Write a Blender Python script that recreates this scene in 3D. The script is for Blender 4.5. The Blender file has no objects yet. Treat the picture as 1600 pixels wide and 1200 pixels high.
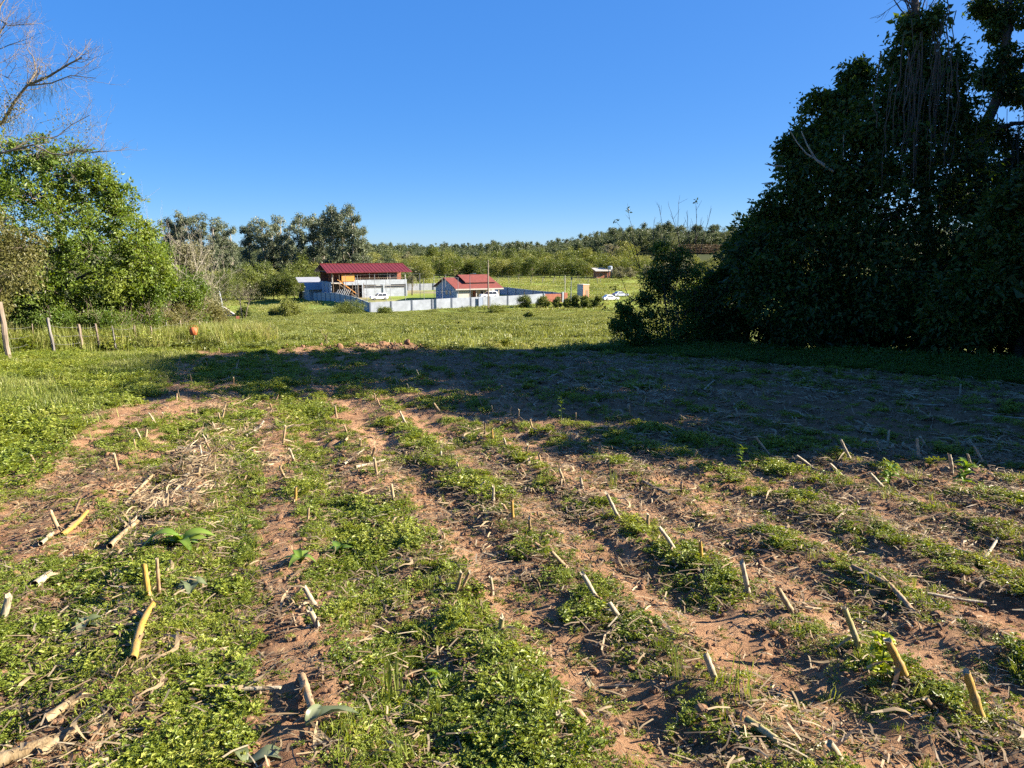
import bpy, math, random
import numpy as np
from mathutils import Vector, Matrix

# ------------------------------------------------------------------ camera, sky, sun, exposure
scene = bpy.context.scene
C = scene.collection
FPX = 1156.0                      # focal length in pixels of the 1600 px wide photograph
PITCH = math.radians(10.05)
EYE = 1.6
cam_data = bpy.data.cameras.new('camera')
cam_data.sensor_width = 36.0
cam_data.lens = FPX / 1600.0 * 36.0
cam_data.clip_start = 0.05
cam_data.clip_end = 9000.0
cam = bpy.data.objects.new('camera', cam_data)
C.objects.link(cam)
cam.location = (0, 0, EYE)
cam.rotation_euler = (math.radians(90) - PITCH, 0, 0)
scene.camera = cam

SUN_EL = math.radians(25.0)
SUN_AZ = math.radians(88.0)       # clockwise from +Y: the sun stands to the right
world = bpy.data.worlds.new('World')
scene.world = world
world.use_nodes = True
wn = world.node_tree
for n in list(wn.nodes):
    wn.nodes.remove(n)
sky = wn.nodes.new('ShaderNodeTexSky')
sky.sky_type = 'NISHITA'
sky.sun_disc = False
sky.sun_elevation = SUN_EL
sky.sun_rotation = SUN_AZ
sky.altitude = 100
sky.air_density = 0.58
sky.dust_density = 0.6
sky.ozone_density = 6.0
# the camera's even rendering of a clear sky: the whole dome's brightness range compressed, hue kept
sep = wn.nodes.new('ShaderNodeSeparateColor'); sep.mode = 'HSV'
com = wn.nodes.new('ShaderNodeCombineColor'); com.mode = 'HSV'
pw = wn.nodes.new('ShaderNodeMath'); pw.operation = 'POWER'; pw.inputs[1].default_value = 0.32
ml = wn.nodes.new('ShaderNodeMath'); ml.operation = 'MULTIPLY'; ml.inputs[1].default_value = 1.42
sa = wn.nodes.new('ShaderNodeMath'); sa.operation = 'MULTIPLY'; sa.inputs[1].default_value = 1.13; sa.use_clamp = True
bg = wn.nodes.new('ShaderNodeBackground')
bg.inputs['Strength'].default_value = 0.1
wo = wn.nodes.new('ShaderNodeOutputWorld')
wn.links.new(sky.outputs[0], sep.inputs[0])
wn.links.new(sep.outputs[0], com.inputs[0])
wn.links.new(sep.outputs[1], sa.inputs[0]); wn.links.new(sa.outputs[0], com.inputs[1])
wn.links.new(sep.outputs[2], pw.inputs[0]); wn.links.new(pw.outputs[0], ml.inputs[0]); wn.links.new(ml.outputs[0], com.inputs[2])
wn.links.new(com.outputs[0], bg.inputs['Color'])
wn.links.new(bg.outputs[0], wo.inputs[0])

sun_data = bpy.data.lights.new('sun', 'SUN')
sun_data.energy = 5.0
sun_data.angle = math.radians(0.53)
sun_data.color = (1.0, 0.90, 0.74)
sun = bpy.data.objects.new('sun', sun_data)
C.objects.link(sun)
sd = Vector((math.sin(SUN_AZ) * math.cos(SUN_EL), math.cos(SUN_AZ) * math.cos(SUN_EL), math.sin(SUN_EL)))
sun.rotation_euler = sd.to_track_quat('Z', 'Y').to_euler()

scene.view_settings.view_transform = 'Standard'
scene.view_settings.look = 'None'
scene.view_settings.gamma = 1.0
scene.view_settings.exposure = 2.08
scene.view_settings.use_curve_mapping = False
scene.render.engine = 'CYCLES'
scene.cycles.max_bounces = 4
scene.cycles.diffuse_bounces = 2
scene.cycles.glossy_bounces = 2
scene.cycles.transmission_bounces = 2
scene.cycles.transparent_max_bounces = 8
scene.cycles.caustics_reflective = False
scene.cycles.caustics_refractive = False
scene.cycles.use_denoising = False
scene.cycles.use_adaptive_sampling = True
scene.cycles.adaptive_threshold = 0.02
scene.cycles.sample_clamp_indirect = 4.0

rng = np.random.default_rng(7)
random.seed(7)

# ------------------------------------------------------------------ helpers
def ray(px, py):
    u = (px - 800) / FPX
    v = -(py - 600) / FPX
    return np.array([u, math.cos(PITCH) + v * math.sin(PITCH), -math.sin(PITCH) + v * math.cos(PITCH)])

def P(px, py, Y):
    """point seen at a pixel of the photograph, Y metres ahead"""
    d = ray(px, py)
    return np.array([d[0] / d[1] * Y, Y, EYE + d[2] / d[1] * Y])

def hash2(ix, iy, seed):
    ix = ix.astype(np.int64); iy = iy.astype(np.int64)
    h = (ix * 374761393 + iy * 668265263 + seed * 1442695041) & 0xffffffff
    h = ((h ^ (h >> 13)) * 1274126177) & 0xffffffff
    h = h ^ (h >> 16)
    return (h & 0xffffff) / float(0xffffff)

def vnoise(x, y, seed=0):
    x = np.asarray(x, float); y = np.asarray(y, float)
    ix = np.floor(x); iy = np.floor(y)
    fx = x - ix; fy = y - iy
    fx = fx * fx * (3 - 2 * fx); fy = fy * fy * (3 - 2 * fy)
    a = hash2(ix, iy, seed); b = hash2(ix + 1, iy, seed)
    c = hash2(ix, iy + 1, seed); d = hash2(ix + 1, iy + 1, seed)
    return (a * (1 - fx) + b * fx) * (1 - fy) + (c * (1 - fx) + d * fx) * fy

def fbm(x, y, seed=0, octaves=4):
    t = 0.0; a = 0.5; s = 0.0
    for k in range(octaves):
        t = t + a * vnoise(x * 2 ** k + 17.3 * k, y * 2 ** k - 9.1 * k, seed + k)
        s += a; a *= 0.5
    return t / s

def sstep(a, b, x):
    t = np.clip((np.asarray(x, float) - a) / (b - a), 0, 1)
    return t * t * (3 - 2 * t)

# the corn rows: u runs across them, v along them
KROW = 0.34; NR = math.hypot(1, KROW); ROW0 = 0.17; ROWS = 0.775
def uv(x, y):
    return (x + KROW * y) / NR, (y - KROW * x) / NR
def xy(u, v):
    return (u - KROW * v) / NR, (v + KROW * u) / NR

def field_mask(x, y):
    """1 in the stubble field, 0 on grass"""
    x = np.asarray(x, float); y = np.asarray(y, float)
    u, v = uv(x, y)
    w = (fbm(x * 0.5, y * 0.5, 5) - 0.5)
    far = sstep(27.6, 26.2, y + w * 3.0 + 0.05 * np.abs(x + 4))
    left = sstep(-3.4, -2.2, u + w * 1.6 - 0.02 * v)
    right = sstep(0.9, -0.3, ((x - 3.2) * 10.5 + (y - 25.6) * 6.6) / 12.4 + w * 1.6)
    return far * left * right

def mound_mask(x, y):
    w = fbm(x * 0.8, y * 0.8, 9) - 0.5
    return sstep(1.0, 0.6, np.hypot((x + 6.0) / 3.4, (y - 27.2) / 1.9) + w * 0.5)

PROF_Y = np.array([-60, 0, 30, 60, 100, 140, 160, 168, 185, 230, 365, 450, 600, 900, 1500, 2600, 4000])
PROF_Z = np.array([2.0, 0, -2.1, -4.25, -7.2, -10.0, -11.1, -10.7, -10.1, -10.0, -10.0, -8.0, -6.0, -3.0, 8.0, 22.0, 30.0])

def H_base(x, y):
    x = np.asarray(x, float); y = np.asarray(y, float)
    z = np.interp(y, PROF_Y, PROF_Z)
    z = z - 1.9 * sstep(-38, -66, x) * sstep(120, 180, y) * sstep(420, 300, y)
    z = z + 14.5 * sstep(368, 455, y) * sstep(5, 100, x) * sstep(2200, 900, y)
    z = z + sstep(26, 60, y) * (fbm(x / 9.0, y / 9.0, 21, 3) - 0.5) * 0.5
    z = z + sstep(400, 700, y) * (fbm(x / 160.0, y / 160.0, 23, 3) - 0.5) * 16
    return z

def weed_base(x, y):
    """how far the weeds have closed over the soil, 0..1"""
    u, v = uv(x, y)
    d = np.interp(u, [-7, -2.7, -2.25, -2.0, -1.55, -1.3, -1.0, -0.75, -0.55, -0.45, -0.16, -0.06, 0.10, 0.22, 0.32, 0.58, 0.80],
                  [.9, .85, .50, .14, .22, .60, .75, .62, .80, 1.12, 1.08, .10, .03, .82, 1.08, .95, .60])
    ph = np.mod((u - ROW0) / ROWS, 1.0)
    per = np.interp(ph, [0, .10, .22, .55, .70, .86, 1.0], [.92, .76, .24, .22, .62, .95, .92])
    d = np.where(u > 0.8, per, d)
    far = sstep(6.5, 13, v)
    d = d * (1 - far) + far * (0.34 + 0.50 * d)
    shade = sstep(3.0, 5.0, u) * sstep(6.5, 9.0, y)
    d = d * (1 - 0.18 * shade)
    return d

def weed_density(x, y):
    u, v = uv(x, y)
    n = fbm(u * 1.5, v * .9, 31) - 0.5
    n2 = fbm(x * 4.5, y * 4.5, 33) - 0.5
    return np.clip(weed_base(x, y) + 1.5 * n + 1.35 * n2 - .05 - .10 * sstep(.6, 1.2, u), 0, 1)

def H(x, y):
    x = np.asarray(x, float); y = np.asarray(y, float)
    z = H_base(x, y)
    near = sstep(34, 26, y)
    if np.any(near > 0):
        m = field_mask(x, y)
        u, v = uv(x, y)
        ph = 2 * np.pi * (u - ROW0 + 0.06) / ROWS
        wd = weed_base(x, y)
        r = 0.026 * np.cos(ph + 0.8 * (fbm(x * .7, y * .7, 41) - .5))
        big = (fbm(x * 0.55, y * 0.55, 43) - 0.5) * 0.10
        mid = (fbm(x * 2.4, y * 2.4, 45) - 0.5) * 0.075
        cl = np.abs(fbm(x * 7.5, y * 7.5, 47, 3) - 0.5)
        rough = 0.5 + 0.65 * sstep(0.15, 0.5, wd)
        small = (0.22 - cl) * 0.11 * rough + (fbm(x * 19, y * 19, 49, 2) - .5) * 0.016 * rough
        z = z + near * m * (r + big + mid * rough + small)
        z = z + near * (1 - m) * (fbm(x * 1.6, y * 1.6, 51) - 0.5) * 0.10
    mm = mound_mask(x, y)
    if np.any(mm > 0):
        z = z + mm * (0.08 + 0.36 * (fbm(x * 2.6, y * 2.6, 53, 3) - 0.45))
    return z

def h1(x, y):
    return float(H(np.array([x]), np.array([y]))[0])

def on_ground(px, py):
    """ground point seen at a pixel"""
    d = ray(px, py)
    lo, hi = 1.2, 900.0
    ts = np.geomspace(lo, hi, 900)
    g = EYE + d[2] * ts - H_base(d[0] * ts, d[1] * ts)
    k = np.argmax(g < 0)
    t0, t1 = ts[max(k - 1, 0)], ts[k]
    for _ in range(30):
        tm = .5 * (t0 + t1)
        if EYE + d[2] * tm - float(H_base(np.array([d[0] * tm]), np.array([d[1] * tm]))[0]) < 0: t1 = tm
        else: t0 = tm
    x, y = d[0] * t1, d[1] * t1
    return np.array([x, y, h1(x, y)])

class MB:
    """collects geometry for one mesh"""
    def __init__(self):
        self.V = []; self.F = []; self.n = 0; self.T = []
    def add(self, V, F, m=0, tint=0.5):
        V = np.asarray(V, float).reshape(-1, 3); F = np.asarray(F, np.int64)
        self.V.append(V); self.F.append((F + self.n, m)); self.n += len(V)
        self.T.append(np.broadcast_to(np.asarray(tint, float), (len(V),)).copy())
        return self
    def box(self, c, s, rz=0.0, m=0, tilt=None, tint=0.5):
        c = np.asarray(c, float); s = np.asarray(s, float) / 2
        v = np.array([[-1,-1,-1],[1,-1,-1],[1,1,-1],[-1,1,-1],[-1,-1,1],[1,-1,1],[1,1,1],[-1,1,1]]) * s
        if tilt is not None:
            v = v @ np.array(Matrix.Rotation(tilt[0], 3, tilt[1])).T
        cr, sr = math.cos(rz), math.sin(rz)
        v = np.c_[v[:,0]*cr - v[:,1]*sr, v[:,0]*sr + v[:,1]*cr, v[:,2]] + c
        return self.add(v, [[0,3,2,1],[4,5,6,7],[0,1,5,4],[1,2,6,5],[2,3,7,6],[3,0,4,7]], m, tint)
    def hexa(self, v, m=0):
        return self.add(v, [[0,3,2,1],[4,5,6,7],[0,1,5,4],[1,2,6,5],[2,3,7,6],[3,0,4,7]], m)
    def tube(self, pts, rad, n=6, m=0, cap=True, tint=0.5):
        pts = np.asarray(pts, float); k = len(pts)
        rad = np.broadcast_to(np.asarray(rad, float), (k,))
        d = np.gradient(pts, axis=0)
        d /= np.linalg.norm(d, axis=1, keepdims=True) + 1e-9
        ref = np.array([0.31, 0.92, 0.24]) if abs(d[0][2]) > .8 else np.array([0.05, 0.1, 1.0])
        a = np.cross(d, ref); a /= np.linalg.norm(a, axis=1, keepdims=True) + 1e-9
        b = np.cross(d, a)
        th = np.arange(n) * 2 * np.pi / n
        ring = a[:,None,:]*np.cos(th)[None,:,None] + b[:,None,:]*np.sin(th)[None,:,None]
        V = (pts[:,None,:] + ring * rad[:,None,None]).reshape(-1, 3)
        i = np.arange(k-1)[:,None]*n; j = np.arange(n)[None,:]; j2 = (j+1) % n
        F = np.stack([i+j, i+j2, i+n+j2, i+n+j], -1).reshape(-1, 4)
        self.add(V, F, m, tint)
        if cap:
            self.F.append((np.array([np.arange(n)[::-1]]) + self.n - len(V), m))
            self.F.append((np.array([np.arange(n)]) + self.n - n, m))
        return self
    def leaves(self, c, L, W, d=None, nrm=None, m=0, tint=None, fold=0.18, rs=None):
        rs = rs or rng
        N = len(c)
        if N == 0: return self
        c = np.asarray(c, float)
        if d is None: d = rs.normal(size=(N, 3))
        d = d / (np.linalg.norm(d, axis=1, keepdims=True) + 1e-9)
        if nrm is None: nrm = rs.normal(size=(N, 3))
        s = np.cross(d, nrm); s /= np.linalg.norm(s, axis=1, keepdims=True) + 1e-9
        nn = np.cross(s, d)
        L = np.broadcast_to(np.asarray(L, float), (N,))[:,None]; W = np.broadcast_to(np.asarray(W, float), (N,))[:,None]
        v0 = c; v2 = c + d*L - nn*L*fold*0.6
        v1 = c + d*L*.45 + s*W*.5 + nn*W*fold; v3 = c + d*L*.45 - s*W*.5 + nn*W*fold
        V = np.stack([v0, v1, v2, v3], 1).reshape(-1, 3)
        F = np.arange(N*4).reshape(-1, 4)
        if tint is None: tint = rs.random(N)
        return self.add(V, F, m, np.repeat(np.broadcast_to(tint, (N,)), 4))
    def mesh(self, name, mats, smooth=False):
        me = bpy.data.meshes.new(name)
        V = np.concatenate(self.V); nf = 0
        loops = []; starts = []; mi = []; pos = 0
        for F, m in self.F:
            k = F.shape[1]
            loops.append(F.reshape(-1)); starts.append(pos + np.arange(len(F))*k); pos += F.size
            mi.append(np.full(len(F), m)); nf += len(F)
        me.vertices.add(len(V)); me.vertices.foreach_set('co', V.reshape(-1).astype(np.float32))
        lo = np.concatenate(loops)
        me.loops.add(len(lo)); me.loops.foreach_set('vertex_index', lo.astype(np.int32))
        me.polygons.add(nf); me.polygons.foreach_set('loop_start', np.concatenate(starts).astype(np.int32))
        me.polygons.foreach_set('material_index', np.concatenate(mi).astype(np.int32))
        me.polygons.foreach_set('use_smooth', np.full(nf, bool(smooth)))
        at = me.attributes.new('tint', 'FLOAT', 'POINT'); at.data.foreach_set('value', np.concatenate(self.T).astype(np.float32))
        for m_ in (mats if isinstance(mats, (list, tuple)) else [mats]): me.materials.append(m_)
        me.update(calc_edges=True); me.validate()
        return me
    def build(self, name, mats, parent=None, smooth=False, loc=None, link=True):
        o = bpy.data.objects.new(name, self.mesh(name, mats, smooth))
        if link: C.objects.link(o)
        if parent is not None: o.parent = parent
        if loc is not None: o.location = loc
        return o

def tag(o, label=None, cat=None, group=None, kind=None):
    if label: o['label'] = label
    if cat: o['category'] = cat
    if group: o['group'] = group
    if kind: o['kind'] = kind
    return o

def thing(name, label, cat, loc=(0, 0, 0), rz=0.0, group=None):
    o = bpy.data.objects.new(name, None)
    o.empty_display_size = 0.2
    C.objects.link(o)
    o.location = [float(a) for a in loc]; o.rotation_euler = (0, 0, rz)
    return tag(o, label, cat, group)

KIDS = {}
def copy_thing(o, loc, rz=0.0, scale=1.0, label=None, group=None):
    def rec(s, par):
        c = s.copy(); C.objects.link(c); c.parent = par
        for ch in CH.get(s.name, []): rec(ch, c)
        return c
    CH = {}
    for ch in o.children: CH.setdefault(o.name, []).append(ch)
    for ch in o.children:
        for g in ch.children: CH.setdefault(ch.name, []).append(g)
    c = rec(o, None)
    c.location = [float(a) for a in loc]; c.rotation_euler = (0, 0, rz)
    c.scale = (scale,)*3 if np.isscalar(scale) else scale
    if label: c['label'] = label
    if group: c['group'] = group
    return c

# ------------------------------------------------------------------ materials
def nodes_of(name):
    m = bpy.data.materials.new(name); m.use_nodes = True
    nt = m.node_tree; b = nt.nodes['Principled BSDF']
    return m, nt, b

def mat(name, col, rough=0.7, var=0.25, scale=6.0, bump=0.0, spec=0.3, metal=0.0, col2=None, stretch=None):
    m, nt, b = nodes_of(name)
    N, L = nt.nodes, nt.links
    tc = N.new('ShaderNodeTexCoord'); mp = N.new('ShaderNodeMapping')
    if stretch: mp.inputs['Scale'].default_value = stretch
    L.new(tc.outputs['Object'], mp.inputs[0])
    nz = N.new('ShaderNodeTexNoise'); nz.inputs['Scale'].default_value = scale; nz.inputs['Detail'].default_value = 6; nz.inputs['Roughness'].default_value = 0.65
    L.new(mp.outputs[0], nz.inputs['Vector'])
    rp = N.new('ShaderNodeValToRGB')
    c2 = col2 or tuple(c * (1 - var) for c in col)
    rp.color_ramp.elements[0].position = 0.3; rp.color_ramp.elements[0].color = (*c2, 1)
    rp.color_ramp.elements[1].position = 0.7; rp.color_ramp.elements[1].color = (*[min(1, c * (1 + var * .4)) for c in col], 1)
    L.new(nz.outputs[0], rp.inputs[0]); L.new(rp.outputs[0], b.inputs['Base Color'])
    b.inputs['Roughness'].default_value = rough; b.inputs['Metallic'].default_value = metal
    b.inputs['Specular IOR Level'].default_value = spec
    if bump:
        bp = N.new('ShaderNodeBump'); bp.inputs['Strength'].default_value = bump; bp.inputs['Distance'].default_value = 0.02
        L.new(nz.outputs[0], bp.inputs['Height']); L.new(bp.outputs[0], b.inputs['Normal'])
    return m

def leaf_mat(name, cols, trans=0.35, rough=0.45, spec=0.35, patch=0.6, patch_scale=0.5, rnd=0.35):
    """foliage: colour varies leaf by leaf (tint), plant by plant and in broad patches"""
    m, nt, b = nodes_of(name)
    N, L = nt.nodes, nt.links
    at = N.new('ShaderNodeAttribute'); at.attribute_name = 'tint'
    oi = N.new('ShaderNodeObjectInfo')
    ge = N.new('ShaderNodeNewGeometry')
    nz = N.new('ShaderNodeTexNoise'); nz.inputs['Scale'].default_value = patch_scale; nz.inputs['Detail'].default_value = 3
    L.new(ge.outputs['Position'], nz.inputs['Vector'])
    def math_(op, a, bb):
        x = N.new('ShaderNodeMath'); x.operation = op
        for i, q in enumerate((a, bb)):
            if isinstance(q, (int, float)): x.inputs[i].default_value = q
            else: L.new(q, x.inputs[i])
        return x.outputs[0]
    f = math_('MULTIPLY', at.outputs['Fac'], 1 - rnd)
    f = math_('ADD', f, math_('MULTIPLY', oi.outputs['Random'], rnd))
    f = math_('ADD', f, math_('MULTIPLY', math_('SUBTRACT', nz.outputs[0], 0.5), patch * 1.6))
    rp = N.new('ShaderNodeValToRGB')
    n = len(cols)
    rp.color_ramp.elements[0].color = (*cols[0], 1); rp.color_ramp.elements[0].position = 0.05
    rp.color_ramp.elements[1].color = (*cols[-1], 1); rp.color_ramp.elements[1].position = 0.95
    for i in range(1, n - 1):
        e = rp.color_ramp.elements.new(0.05 + 0.9 * i / (n - 1)); e.color = (*cols[i], 1)
    L.new(f, rp.inputs[0])
    L.new(rp.outputs[0], b.inputs['Base Color'])
    b.inputs['Roughness'].default_value = rough; b.inputs['Specular IOR Level'].default_value = spec
    tr = N.new('ShaderNodeBsdfTranslucent')
    hs_ = N.new('ShaderNodeHueSaturation'); hs_.inputs['Hue'].default_value = 0.485; hs_.inputs['Saturation'].default_value = 1.15; hs_.inputs['Value'].default_value = 1.25
    L.new(rp.outputs[0], hs_.inputs['Color']); L.new(hs_.outputs[0], tr.inputs['Color'])
    mx = N.new('ShaderNodeMixShader'); mx.inputs[0].default_value = trans
    L.new(b.outputs[0], mx.inputs[1]); L.new(tr.outputs[0], mx.inputs[2])
    L.new(mx.outputs[0], nt.nodes['Material Output'].inputs[0])
    return m

M = {}
M['weed'] = leaf_mat('weed_leaf', [(.06,.09,.014), (.15,.20,.026), (.25,.29,.042), (.34,.345,.075)], .34, patch_scale=1.1)
M['weed_dry'] = leaf_mat('weed_dull', [(.10,.10,.03), (.17,.16,.05), (.25,.19,.08)], .25, patch_scale=1.4)
M['grass'] = leaf_mat('grass_blade', [(.085,.12,.022), (.155,.19,.036), (.22,.245,.055), (.31,.28,.11)], .35, patch_scale=.35)
M['pasture'] = leaf_mat('pasture_blade', [(.085,.11,.025), (.16,.185,.04), (.225,.245,.055), (.30,.28,.10)], .35, patch_scale=.06, patch=.8)
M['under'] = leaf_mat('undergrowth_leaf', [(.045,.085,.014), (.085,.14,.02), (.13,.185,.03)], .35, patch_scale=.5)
M['tree_a'] = leaf_mat('tree_leaf', [(.035,.065,.012), (.085,.14,.02), (.14,.20,.03), (.20,.245,.045)], .4, patch_scale=.45)
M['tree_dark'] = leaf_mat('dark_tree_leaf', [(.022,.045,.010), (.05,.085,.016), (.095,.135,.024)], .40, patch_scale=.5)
M['tree_dry'] = leaf_mat('dull_vine_leaf', [(.08,.08,.024), (.15,.145,.04), (.22,.20,.08)], .3, patch_scale=.8)
M['belt_a'] = leaf_mat('belt_leaf', [(.06,.085,.018), (.12,.15,.028), (.20,.22,.04)], .3, patch_scale=.12, rnd=.5)
M['belt_b'] = leaf_mat('olive_belt_leaf', [(.13,.15,.032), (.20,.215,.048), (.27,.27,.08)], .3, patch_scale=.12, rnd=.5)
M['belt_c'] = leaf_mat('grey_belt_leaf', [(.12,.125,.06), (.19,.185,.095), (.26,.24,.14)], .3, patch_scale=.12, rnd=.5)
M['euca'] = leaf_mat('hazed_eucalyptus_leaf', [(.07,.09,.05), (.125,.15,.085), (.195,.215,.125)], .25, patch_scale=.15, rnd=.4)  # leaf colour lightened and greyed in place of distance haze
M['far'] = leaf_mat('far_wood_leaf', [(.045,.065,.028), (.08,.105,.04), (.14,.155,.055)], .25, patch_scale=.02, rnd=.6)
M['straw'] = leaf_mat('dry_corn_leaf', [(.10,.062,.032), (.22,.155,.082), (.33,.25,.145), (.46,.38,.25)], .2, rough=.6, patch=.7, patch_scale=1.5)
M['straw_brown'] = leaf_mat('old_straw', [(.085,.054,.032), (.17,.118,.068), (.32,.245,.15)], .12, rough=.7, patch=.5, patch_scale=1.5)
M['bark'] = mat('bark', (.16,.13,.10), .9, .5, 9, .6, stretch=(1, 1, .25))
M['bark_pale'] = mat('pale_bark', (.36,.32,.26), .85, .45, 7, .4, stretch=(1, 1, .3))
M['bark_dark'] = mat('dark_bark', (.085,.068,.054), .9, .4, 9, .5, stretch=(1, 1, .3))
M['twig'] = mat('twig', (.22,.17,.13), .85, .4, 14)
M['post'] = mat('weathered_post', (.23,.18,.135), .9, .5, 12, .7, stretch=(1, 1, .15))
M['post_grey'] = mat('grey_post', (.17,.155,.14), .9, .5, 12, .7, stretch=(1, 1, .15))
M['wire'] = mat('wire', (.25,.24,.23), .6, .2, 5, metal=.6)

# ------------------------------------------------------------------ the ground: one sheet from the field to the horizon
def axis(fine_lo, fine_hi, step, lo, hi, growth):
    a = list(np.arange(fine_lo, fine_hi + 1e-6, step))
    s = step; x = a[-1]
    while x < hi: s *= growth; x += s; a.append(x)
    s = step; x = a[0]; b = []
    while x > lo: s *= growth; x -= s; b.append(x)
    return np.array(b[::-1] + a)

GX = axis(-4.6, 4.6, 0.038, -1500, 1500, 1.05)
GY = axis(1.2, 8.0, 0.038, -60, 1750, 1.03)
gx, gy = np.meshgrid(GX, GY)
gz = H(gx, gy)
nx, ny = len(GX), len(GY)
gm = MB()
idx = np.arange(nx * ny).reshape(ny, nx)
gm.add(np.stack([gx, gy, gz], -1).reshape(-1, 3),
       np.stack([idx[:-1, :-1], idx[:-1, 1:], idx[1:, 1:], idx[1:, :-1]], -1).reshape(-1, 4))

def ground_material():
    m, nt, b = nodes_of('ground_soil_and_turf')
    N, L = nt.nodes, nt.links
    geo = N.new('ShaderNodeNewGeometry')
    def noise(scale, detail=5, rough=.6):
        n = N.new('ShaderNodeTexNoise'); n.inputs['Scale'].default_value = scale; n.inputs['Detail'].default_value = detail
        n.inputs['Roughness'].default_value = rough; L.new(geo.outputs['Position'], n.inputs['Vector']); return n.outputs[0]
    def ramp(f, stops):
        r = N.new('ShaderNodeValToRGB'); e = r.color_ramp.elements
        e[0].position, e[0].color = stops[0][0], (*stops[0][1], 1); e[1].position, e[1].color = stops[-1][0], (*stops[-1][1], 1)
        for p, c in stops[1:-1]: q = e.new(p); q.color = (*c, 1)
        L.new(f, r.inputs[0]); return r.outputs[0]
    def mix(f, a, bb):
        x = N.new('ShaderNodeMix'); x.data_type = 'RGBA'
        L.new(f, x.inputs[0]); L.new(a, x.inputs[6]); L.new(bb, x.inputs[7]); return x.outputs[2]
    def attr(n):
        a = N.new('ShaderNodeAttribute'); a.attribute_name = n; return a.outputs['Fac']
    def mul(a, k):
        x = N.new('ShaderNodeMath'); x.operation = 'MULTIPLY'; L.new(a, x.inputs[0])
        if isinstance(k, (int, float)): x.inputs[1].default_value = k
        else: L.new(k, x.inputs[1])
        return x.outputs[0]
    def add(a, c):
        x = N.new('ShaderNodeMath'); x.operation = 'ADD'; L.new(a, x.inputs[0])
        if isinstance(c, (int, float)): x.inputs[1].default_value = c
        else: L.new(c, x.inputs[1])
        return x.outputs[0]
    n_big, n_mid, n_fine, n_grit = noise(.9), noise(5.5, 6), noise(34, 8, .78), noise(140, 5, .75)
    s = add(mul(n_big, .35), add(mul(n_mid, .4), mul(n_fine, .35)))
    soil = ramp(s, [(.38, (.09,.046,.027)), (.48, (.215,.115,.062)), (.57, (.325,.185,.10)), (.71, (.42,.262,.15))])
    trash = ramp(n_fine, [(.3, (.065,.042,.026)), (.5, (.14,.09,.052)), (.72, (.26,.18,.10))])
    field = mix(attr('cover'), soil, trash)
    t = add(mul(n_big, .3), add(mul(n_mid, .35), mul(noise(.16, 4), .4)))
    turf = ramp(t, [(.38, (.06,.08,.018)), (.5, (.12,.145,.03)), (.6, (.17,.185,.045)), (.72, (.25,.22,.09))])
    farm = ramp(noise(.05, 6, .7), [(.35, (.12,.165,.03)), (.55, (.20,.25,.04)), (.7, (.28,.29,.075))])
    g = mix(attr('far'), turf, farm)
    yard = ramp(noise(.35, 5), [(.35, (.13,.15,.04)), (.5, (.24,.21,.11)), (.65, (.36,.29,.19))])
    g = mix(attr('yard'), g, yard)
    wood = ramp(noise(.05, 5), [(.35, (.03,.04,.015)), (.65, (.07,.075,.03))])
    g = mix(attr('wood'), g, wood)
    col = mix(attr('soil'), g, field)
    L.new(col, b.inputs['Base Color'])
    b.inputs['Roughness'].default_value = .95; b.inputs['Specular IOR Level'].default_value = .12
    bp = N.new('ShaderNodeBump'); bp.inputs['Strength'].default_value = .95; bp.inputs['Distance'].default_value = .03
    L.new(add(mul(n_fine, .8), mul(n_grit, .3)), bp.inputs['Height']); L.new(bp.outputs[0], b.inputs['Normal'])
    return m

# the compound's own axes: s along its front wall, t into its depth
A0 = np.array([-30.6, 160.0]); E1 = np.array([.894, .447]); E2 = np.array([-.447, .894]); RZ = math.atan2(.447, .894)
def st(s, t):
    p = A0 + E1 * s + E2 * t
    return float(p[0]), float(p[1])

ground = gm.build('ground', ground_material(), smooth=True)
tag(ground, kind='structure')
fx, fy = gx.reshape(-1), gy.reshape(-1)
fm = np.maximum(field_mask(fx, fy) * sstep(40, 30, fy), mound_mask(fx, fy))
wd_all = weed_density(fx, fy)
rx, ry = fx - A0[0], fy - A0[1]
ss, tt = rx * E1[0] + ry * E1[1], rx * E2[0] + ry * E2[1]
inyard = sstep(0, 1, ss) * sstep(48.5, 47.5, ss) * sstep(0, 1, tt) * sstep(75, 74, tt)
def put(name, val):
    a = ground.data.attributes.new(name, 'FLOAT', 'POINT'); a.data.foreach_set('value', val.astype(np.float32))
put('soil', fm)
put('cover', np.clip(sstep(.25, .9, wd_all) * .8 + .85 * sstep(2.6, 5.0, uv(fx, fy)[0]) * sstep(6, 9, fy), 0, 1))  # trash on the right set heavier, also to darken the shaded band
put('far', sstep(150, 185, fy))
put('yard', inyard * sstep(.35, .6, fbm(fx / 11, fy / 11, 61)))
put('wood', np.maximum(sstep(366, 385, fy) , sstep(-70, -80, fx) * sstep(205, 225, fy)))

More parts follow.
